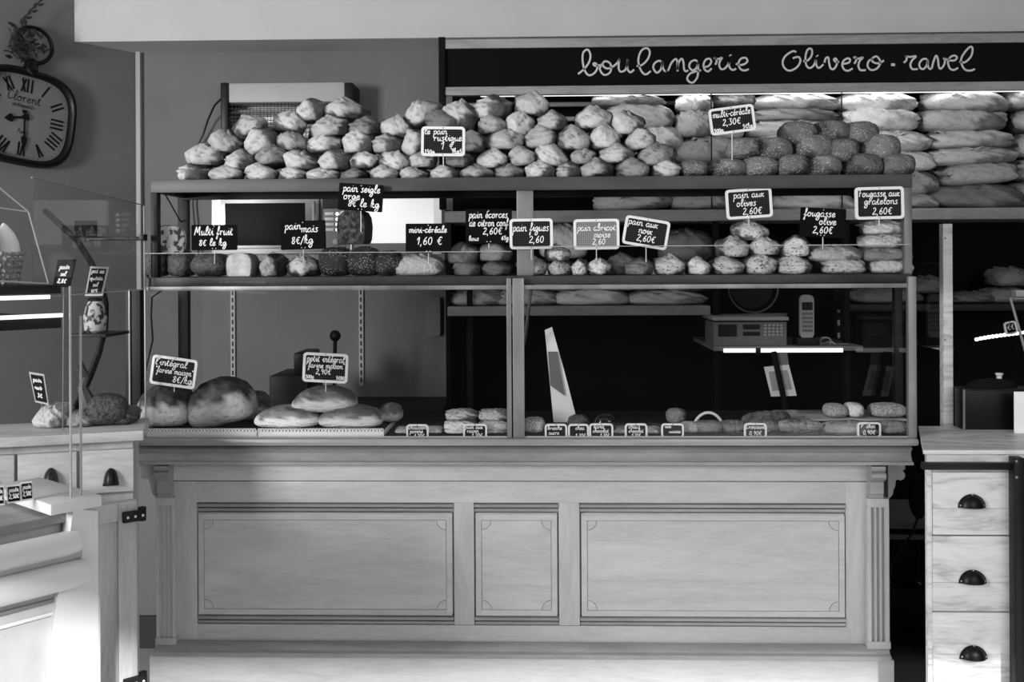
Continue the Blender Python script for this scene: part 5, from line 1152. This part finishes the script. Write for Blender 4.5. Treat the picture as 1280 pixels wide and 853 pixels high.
for k in range(9):
    t = k / 8; c = wl(20 + 28 * t, 30 - 32 * t); part('leaf', leaf_mb(c, radians(25 if k % 2 else 75), .035, .007, rnd.uniform(-.3, .2)), M['leaf'], sp_)
for k in range(70):
    c = wl(rnd.gauss(18, 10), rnd.gauss(58, 9), rnd.uniform(-.08, -.03)); part('leaf', leaf_mb(c, rnd.uniform(0, 2 * pi), rnd.uniform(.03, .055), rnd.uniform(.007, .012), rnd.uniform(-.6, .4)), M['leaf'], sp_)

# =================================================================== LEFT : grey wooden cabinet (rotated)
A1 = radians(18); D1 = Vector((cos(A1), sin(A1), 0)); p1 = P(167, 560, 2.97); p1.z = 0
lc = thing('limed_cabinet', 'limed grey wooden cabinet with cup-pull drawers left of the counter', 'cabinet', p1, A1)
def LU(px, py): p = PV(px, py, p1, D1); return ((p - p1).dot(D1), p.z)
uL = LU(-60, 600)[0]
zt1 = LU(140, 538.5)[1]; zt0 = LU(140, 551)[1]
part('worktop', MB().box(uL, LU(180, 540)[0], -.03, .24, zt0, zt1, .004), M['lime_wood_x'], lc)
part('carcass', MB().box(uL, -.004, .02, .24, 0, zt0), M['lime_wood'], lc)
def cab_pull(u, z):
    mb = MB(); n, m = 12, 6; vs = []; R = .034; d = .03
    for i in range(m + 1):
        v = pi / 2 * i / m
        for k in range(n + 1):
            g = pi * k / n; vs.append((u + R * .62 * cos(g) * cos(v), -.003 - d * sin(v), z + R * 1.35 * sin(g) * cos(v)))
    mb.add(vs, [(i * (n + 1) + k, i * (n + 1) + k + 1, (i + 1) * (n + 1) + k + 1, (i + 1) * (n + 1) + k) for i in range(m) for k in range(n)])
    mb.box(u - R * .66, u + R * .66, -.012, -.002, z - .006, z + .002, .001); return mb
zd1 = LU(135, 562.5)[1]; zd0 = LU(135, 616)[1]
for l, r, hx in ((101, 167, 139), (22, 96, 64), (-58, 18, -20)):
    u0, u1 = LU(l, 590)[0], LU(r, 590)[0]
    d = part('drawer_front', MB().box(u0, u1, -.004, .022, zd0, zd1, .003), M['lime_wood_x'], lc)
    part('cup_pull', cab_pull(LU(hx, 600)[0], LU(hx, 604)[1]), M['black'], d, label='dark metal cup pull')
# the right door stands ajar, hinged on its right edge
zdt = LU(150, 624)[1]; zdb = .10; dw = .40; AJ = radians(24)
Mdoor = Matrix.Translation((-.002, -.004, 0)) @ Matrix.Rotation(AJ, 4, 'Z')
dm = MB().box(-dw, 0, -.022, 0, zdb, zdt, .002); dm.xf(Mdoor); door_o = part('door', dm, M['lime_wood'], lc, label='cupboard door standing ajar')
fr = .055
for nm, bx4 in (('door_stile', (-fr, 0, zdb, zdt)), ('door_stile', (-dw, -dw + fr, zdb, zdt)), ('door_rail', (-dw + fr, -fr, zdt - fr, zdt)), ('door_rail', (-dw + fr, -fr, zdb, zdb + fr))):
    part(nm, MB().box(bx4[0], bx4[1], -.032, -.0215, bx4[2], bx4[3], .003).xf(Mdoor), M['lime_wood'], door_o)
for py in (641, 846):
    z = LU(165, py)[1]; hg = MB(); hg.box(-.045, .022, -.05, -.032, z - .016, z + .016, .004); hg.tube([(.016, -.03, z - .02), (.016, -.03, z + .02)], .012, 10)
    h_o = part('hinge', hg.xf(Mdoor), M['dark_steel'], lc)
    for k in range(3): part('stud', MB().ball((-.033 + .022 * k, -.051, z), .004, .003, .004, 8, 5).xf(Mdoor), M['frame_white'], h_o)
    
part('left_door', MB().box(uL, LU(80, 700)[0], -.004, .02, .1, zdt, .003), M['lime_wood'], lc)

# goods on that cabinet
zcab = zt1
def on1(px, dv): # point on the cabinet top along its front direction with depth offset dv
    u = LU(px, 545)[0]; n_ = Vector((-D1.y, D1.x, 0)); return p1 + D1 * u + n_ * dv
bg = thing('dark_loaf_bag', 'dark crumpled bag standing on the limed cabinet beside the glass', 'bag', (*on1(128, .12)[:2], zcab), A1)
bb = link('bag_body', bread_mat_mesh(BREAD['fruit'][2], M['bag']), None, bg); bb.scale = (.13, .1, .1); bb.location = (0, 0, .05)
part('twisted_top', MB().tube([(-.05, 0, .06), (-.07, 0, .12), (-.06, .01, .15), (-.085, .0, .19)], [.03, .015, .012, .02], 8), M['bag'], bg)
for k, (px, w, h, lab, m) in enumerate(((150, 34, 22, 'dark bread on the limed cabinet, nearest the big case', 'rustic_dark'), (95, 46, 20, 'brown bread on the limed cabinet, middle of three', 'dim'), (60, 44, 30, 'pale bread on the limed cabinet, leftmost of three', 'tan'))):
    p = on1(px, .14); s = p.y / F
    o = bpy.data.objects.new('cabinet_loaf', bread_mat_mesh(BREAD['loaf'][k], M[m])); COL.objects.link(o)
    o.scale = (w * s, .12, h * s); o.location = (p.x, p.y, zcab + h * s / 2); tag(o, lab, 'bread', 'breads on the limed cabinet')
# black curved hose
single('black_hose', MB().tube([P(57, 264, 3.35), P(76, 282, 3.3), P(96, 300, 3.312), P(112, 325, 3.2), P(126, 352, 3.17), P(132, 382, 3.15), P(131, 410, 3.14), P(124, 440, 3.13), P(113, 470, 3.13), P(100, 500, 3.14), P(88, 524, 3.15), P(86, 538, 3.16)], .0105, 10), M['black'], 'black curved hose arching up behind the left glass cases', 'hose')
single('black_crossbar', MB().box(P(107, 295, 3.45).x, P(181, 295, 3.45).x, 3.44, 3.47, P(145, 301, 3.45).z, P(145, 296, 3.45).z, .003), M['black'], 'thin black horizontal bar beside the left end of the big case', 'bar')
single('dark_card', MB().box(P(93, 285, 3.42).x, P(121, 285, 3.42).x, 3.42, 3.425, P(107, 297, 3.42).z, P(107, 276, 3.42).z), M['matt_black'], 'small dark card at the left end of the black crossbar', 'card')
# upright dark metal post at the case's left end and glass guard
po = thing('end_upright', 'dark metal upright with bright edge left of the big loaves', 'post', (P(167, 540, 3.5).x, 3.5, ZT))
wpart('upright', MB().box(P(158, 450, 3.5).x, P(177, 450, 3.5).x, 3.49, 3.53, ZT - .06, P(167, 362, 3.5).z, .003), M['dark_steel'], po)
wpart('foot_bracket', MB().box(P(158, 450, 3.5).x, xx(168, 3.312) + .03, 3.49, 3.53, ZT + .0005, ZT + .006), M['dark_steel'], po)
wpart('bright_edge', MB().box(P(160.5, 450, 3.48).x, P(162, 450, 3.48).x, 3.482, 3.49, zcab, P(167, 362, 3.5).z), M['glass_edge'], po)
gg = thing('side_glass_guard', 'tall slanting glass guard at the left end of the big case', 'glass panel', P(181, 362, 3.32))
pa, pb = P(180, 300, 3.32), P(40, 300, 2.5); dg = (pb - pa); dg.z = 0; dgl = dg.length; dgn = dg.normalized(); nn = Vector((-dgn.y, dgn.x, 0)) * .004
def vquad(z00, z01, z10, z11):
    vs = []
    for o_ in (Vector((0, 0, 0)), nn):
        vs += [Vector((pa.x, pa.y, z00)) + o_, Vector((pa.x, pa.y, z01)) + o_, Vector((pb.x, pb.y, z11)) + o_, Vector((pb.x, pb.y, z10)) + o_]
    return MB().add(vs, [(0, 1, 2, 3), (7, 6, 5, 4), (0, 4, 5, 1), (1, 5, 6, 2), (2, 6, 7, 3), (3, 7, 4, 0)])
z_t0, z_t1 = PV(181, 257, pa, dgn).z, PV(40, 222, pa, dgn).z; z_b = P(181, 362, 3.32).z
wpart('pane', vquad(z_b, z_t0, z_b, z_t1), M['glass_dusty'], gg)
wpart('edge_strip', MB().tube([(pa.x, pa.y, z_t0), (pb.x, pb.y, z_t1)], .0022, 6), M['grey'], gg)
wpart('edge_strip', MB().tube([(pa.x, pa.y, z_b), (pa.x, pa.y, z_t0)], .0022, 6), M['glass_edge'], gg)
wpart('edge_strip', MB().tube([(pa.x, pa.y, z_b), (pb.x, pb.y, z_b)], .0018, 6), M['glass_edge'], gg)
wpart('clip', MB().box(pa.x - .012, pa.x + .006, pa.y - .015, pa.y + .015, P(181, 301, 3.32).z, P(181, 293, 3.32).z, .002), M['black'], gg)
# thin wire between case and upright
single('thin_black_wire', MB().tube([P(183, 340, 3.45), P(186, 350, 3.45), P(204, 362, 3.5)], .005, 6).tube([P(204, 362, 3.5), P(190, 372, 3.5), P(189, 395, 3.5), P(191, 425, 3.5), P(184, 455, 3.5), P(179, 480, 3.5), P(175, 510, 3.5), P(174, 538, 3.5)], .003, 6), M['black'], 'thin black wire looping down beside the left end pane', 'wire')

# =================================================================== LEFT FOREGROUND : chilled display counter
A2 = radians(90 - 38.6); D2 = Vector((cos(A2), sin(A2), 0)); p2 = P(117, 640, 2.45); p2.z = 0
fc = thing('chilled_counter', 'white chilled display counter with marbled front in the left foreground', 'display counter', p2, A2)
def FU(px, py): p = PV(px, py, p2, D2); return ((p - p2).dot(D2), p.z)
uN = FU(-260, 700)[0]
def fpoly(pts, a, b): return MB().prism([FU(*p) for p in pts], a, b)
part('end_pillar', fpoly([(84, 634), (117, 637), (117, 905), (50, 905), (56, 800), (64, 745), (76, 700)], -.03, .01), M['white'], fc)
part('side_return', MB().box(-.004, 0, -.03, .42, 0, FU(117, 637)[1]), M['white'], fc)
part('body', MB().box(uN, -.006, .04, .42, .08, FU(60, 660)[1]), M['white'], fc)
zc1, zc0 = FU(100, 620)[1], FU(100, 634)[1]
part('top_ledge', MB().box(FU(55, 628)[0], .004, -.035, .3, zc0, zc1, .004), M['white'], fc)
def ftube(y0, px1, r, off):
    u1, z1 = FU(px1, y0); return MB().tube([(uN, off, z1), (u1 - .03, off, z1), (u1, off, z1)], [r, r, r * .86], 20)
part('bumper_rail', ftube(674, 88, .030, -.035), M['white'], fc, label='upper rounded white rail')
part('bumper_rail', ftube(688, 92, .018, -.028), M['lgrey'], fc, label='thin grey rail between the two white rails')
part('bumper_rail', ftube(710, 97, .034, -.04), M['white'], fc, label='lower rounded white rail')
part('marbled_panel', fpoly([(-260, 728), (72, 728), (62, 760), (54, 830), (50, 905), (-260, 905)], -.012, -.002), M['marble'], fc)
for px, py, m in ((70, 747, 'grey'), (62, 765, 'white')):
    u1, z1 = FU(px, py); part('trim_strip', MB().box(uN, u1, -.02, -.012, z1 - .004, z1 + .004, .001), M[m], fc)
part('inner_deck', MB().box(uN, -.02, .0, .5, zc0 - .03, zc0 - .01), M['shelf_wood'], fc)
part('front_pane', fpoly([(-260, 430), (88, 430), (88, 621), (-260, 621)], .0, .005), M['glass_dusty'], fc)
part('front_pane', fpoly([(-260, 358), (88, 358), (88, 430), (-260, 430)], .0, .005), M['glass'], fc)
for px in (88, 101):
    u1, z1 = FU(px, 358 if px == 88 else 395); part('glass_edge', MB().box(u1 - .0015, u1 + .0015, -.001, .006, zc1, z1), M['glass_edge'], fc)
part('side_pane', fpoly([(88, 395), (101, 395), (101, 621), (88, 621)], .002, .006), M['glass'], fc)
# upper slanted glass
part('upper_pane', fpoly([(-260, 226), (-2, 257), (45, 264), (70, 355), (-260, 350)], .04, .045), M['glass'], fc)
part('roof_pane', fpoly([(-260, 150), (-5, 222), (45, 264), (-2, 257), (-260, 226)], .05, .055), M['glass_dusty'], fc)
for a, b in (((-100, 244), (45, 264)), ((45, 264), (70, 355)), ((-5, 222), (45, 264)), ((-100, 346), (70, 355))):
    q0_, q1_ = FU(*a), FU(*b); part('glass_edge', MB().tube([(q0_[0], .04, q0_[1]), (q1_[0], .04, q1_[1])], .0018, 6), M['glass_edge'], fc)
# shelves and lights inside
for ya, yb in ((357, 368), (398, 412)):
    part('shelf', MB().box(uN, FU(84, yb)[0], .03, .36, FU(60, yb)[1], FU(60, ya)[1], .002), M['dark_steel'], fc)
for py, px, m in ((371.5, 68, 'led_dim'), (394.5, 84, 'led_dim')):
    u1, z1 = FU(px, py); part('strip_light', MB().box(uN, u1, .02, .028, z1 - .005, z1 + .005, .002), M[m], fc)
part('support_post', MB().box(FU(6, 500)[0], FU(11, 500)[0], .2, .21, zc1, FU(8, 398)[1]), M['black'], fc)
part('support_post', MB().box(FU(12, 300)[0], FU(16, 300)[0], .2, .21, FU(12, 357)[1], FU(12, 216)[1]), M['black'], fc)
# basket and loaves on its upper shelf
zsf = FU(60, 357)[1]
u0, u1 = FU(-22, 335)[0], FU(60, 335)[0]; n2 = Vector((-D2.y, D2.x, 0)); cb = p2 + D2 * ((u0 + u1) / 2) + n2 * .17
bk = thing('wicker_basket', 'woven wicker basket on the upper shelf of the chilled counter', 'basket', (cb.x, cb.y, zsf), A2)
rx = (u1 - u0) / 2; hb_ = FU(30, 320)[1] - zsf; mb = MB()
for j in range(6):
    z = .006 + hb_ * j / 5; f_ = .86 + .14 * j / 5; part('woven_strand', MB().tube([(rx * f_ * cos(t * pi / 24) * (1 + .03 * (-1) ** (t + j)), .11 * f_ * sin(t * pi / 24) * (1 + .05 * (-1) ** (t + j)), z) for t in range(49)], .0055, 5), M['wicker'], bk)
for t in range(24):
    a = 2 * pi * t / 24; part('stake', MB().tube([(rx * .86 * cos(a), .095 * sin(a), 0), (rx * cos(a), .11 * sin(a), hb_ + .008)], .004, 5), M['wicker'], bk)
part('basket_floor', MB().lathe([(rx * .84, 0), (rx * .84, .006)], 24, sy=.11 / rx), M['wicker'], bk)
for k, (cx, cy, w, h) in enumerate(((12, 302, 34, 56), (40, 303, 26, 52))):
    u, z = FU(cx, cy); c = p2 + D2 * u + n2 * .17; s = c.y / F
    pr = [(.001, 0), (.30, .02), (.44, .12), (.5, .32), (.46, .55), (.34, .76), (.16, .93), (.05, .99), (.001, 1)]
    mb = MB().lathe([(r * w * s * 1.05, z_ * h * s) for r, z_ in pr], 20)
    for i_, v in enumerate(mb.v): v.x += .02 * sin(v.z * 18 + k); v.y *= .8
    o = link('pale_loaf', mb.mesh('pale_loaf', 60), M['paper']); o.location = (c.x, c.y, z - h * s / 2); tag(o, f"smooth white pointed loaf upright in the wicker basket, the {'left' if k == 0 else 'right'} one", 'bread', 'white loaves in the basket')
# little cards on the lower glass and signs leaning about
for k, (l, r, t, b) in enumerate(((-18, -2, 592, 616), (3, 20, 592, 615), (21, 41, 592, 613), (39, 56, 589, 611))):
    cxm = (l + r) / 2; u, z = FU(cxm, b - 1)
    c = p2 + D2 * u + n2 * .06
    cdx = thing('tent_card', f"small dark price card standing on the chilled counter ledge, {ORD[k + 1]} from the left", 'price tag', (c.x, c.y, zc1 + .0005), A2 - .3, 'small cards on the counter ledge')
    wq = (r - l) * c.y / F * .8; hq = (b - t) * c.y / F
    part('card', MB().add([(-wq / 2, -.012, 0), (wq / 2, -.012, 0), (wq / 2, .006, hq), (-wq / 2, .006, hq), (-wq / 2, -.008, 0), (wq / 2, -.008, 0), (wq / 2, .01, hq), (-wq / 2, .01, hq)], [(0, 1, 2, 3), (7, 6, 5, 4), (0, 4, 5, 1), (2, 6, 7, 3), (1, 5, 6, 2), (0, 3, 7, 4)]), M['frame_white'], cdx, smooth=0)
    part('slate_face', MB().add([(-wq * .42, -.0121 + .018 * .1 - .001, hq * .1), (wq * .42, -.0121 + .018 * .1 - .001, hq * .1), (wq * .42, -.0121 + .018 * .92 - .001, hq * .92), (-wq * .42, -.0121 + .018 * .92 - .001, hq * .92)], [(0, 1, 2, 3)]), M['slate_plain'], cdx, smooth=0)
    tm = MB(); write(tm, 'pain', 0, hq * .7, hq * .13, .0022, 0, maxw=wq * .7); write(tm, '2,50€', 0, hq * .35, hq * .15, .0022, 0, maxw=wq * .7)
    tm.v = [Vector((v.x, -.0145 + .018 * v.z / hq, v.z)) for v in tm.v]; part('chalk_lettering', tm, M['chalk'], cdx, smooth=0)
def lean_sign(corners, Y, label, lines, framed, zfoot=None):
    q = [P(a, b, Y) for a, b in corners]; c = sum(q, Vector()) / 4
    root = thing('leaning_slate', label, 'price tag', (c.x, Y, min(p.z for p in q)), 0, 'slates leaning at the left')
    loc = root.location
    def at(u, v): # bilinear
        return (q[3] * (1 - u) * (1 - v) + q[2] * u * (1 - v) + q[0] * (1 - u) * v + q[1] * u * v) - loc
    part('slate_board', MB().prism([(at(u, v).x, at(u, v).z) for u, v in ((0, 0), (1, 0), (1, 1), (0, 1))], 0, .004), M['slate_plain' if not framed else 'lgrey'], root)
    if framed: part('slate_face', MB().prism([(at(u, v).x, at(u, v).z) for u, v in ((.1, .07), (.9, .07), (.9, .93), (.1, .93))], -.002, .0), M['slate_plain'], root)
    if zfoot is not None: part('stick', MB().tube([(at(.5, .3).x, .006, at(.5, .3).z), (at(.5, .0).x, .006, zfoot - loc.z)], .002, 6), M['grey'], root)
    t = MB(); wq = (at(1, .5) - at(0, .5)).length; hq = (at(.5, 1) - at(.5, 0)).length
    for tx, v, xh in lines:
        n0 = len(t.v); write(t, tx, 0, 0, xh * hq, .003, -.0035, maxw=wq * .75); o_ = at(.5, v); ex = (at(1, v) - at(0, v)).normalized(); ez = (at(.5, 1) - at(.5, 0)).normalized()
        for i in range(n0, len(t.v)): vv = t.v[i]; t.v[i] = o_ + ex * vv.x + ez * vv.z + Vector((0, -.0035, 0))
    part('chalk_lettering', t, M['chalk'], root, smooth=0)
lean_sign(((113, 333), (136, 334), (128, 370), (106, 370)), 3.05, 'grey-edged leaning slate with chalk prices in front of the hose', [('pat ac', .82, .07), ('quinta', .58, .07), ('sel', .36, .07), ('1€5', .14, .08)], True, P(119, 416, 3.0).z)
lean_sign(((72, 325), (95, 324), (87, 360), (66, 358)), 2.95, 'dark unframed leaning slate between basket and hose', [('pain', .7, .09), ('sel', .45, .08), ('2,8€', .2, .09)], False, zcab)
lean_sign(((36, 465), (55, 468), (61, 507), (44, 503)), 3.02, 'grey-edged leaning slate low behind the glass on the limed cabinet', [('pain', .75, .07), ('noir', .5, .07), ('3€', .25, .08)], True, zcab)
jr = thing('patterned_jar', 'dark jar with pale pattern on the chilled counter shelf', 'jar', (P(119, 416, 3.0).x, 3.0, P(119, 416, 3.0).z))
s = 3.0 / F
wpart('jar_body', MB().lathe([(9 * s, 0), (13 * s, 3 * s), (14 * s, 20 * s), (11 * s, 33 * s), (8 * s, 40 * s)], 18, jr.location.copy()), M['mf'], jr)
wpart('lid', MB().lathe([(8.5 * s, 40 * s), (9 * s, 43 * s), (5 * s, 45 * s)], 18, jr.location.copy()), M['black'], jr)
sh2 = single('jar_shelf', MB().box(P(88, 418, 2.95).x, P(136, 418, 2.95).x, 2.93, 3.1, P(119, 419, 2.95).z - .006, P(119, 416, 3.0).z - .0005, .001), M['dark_steel'], 'short dark shelf carrying the patterned jar', 'shelf')
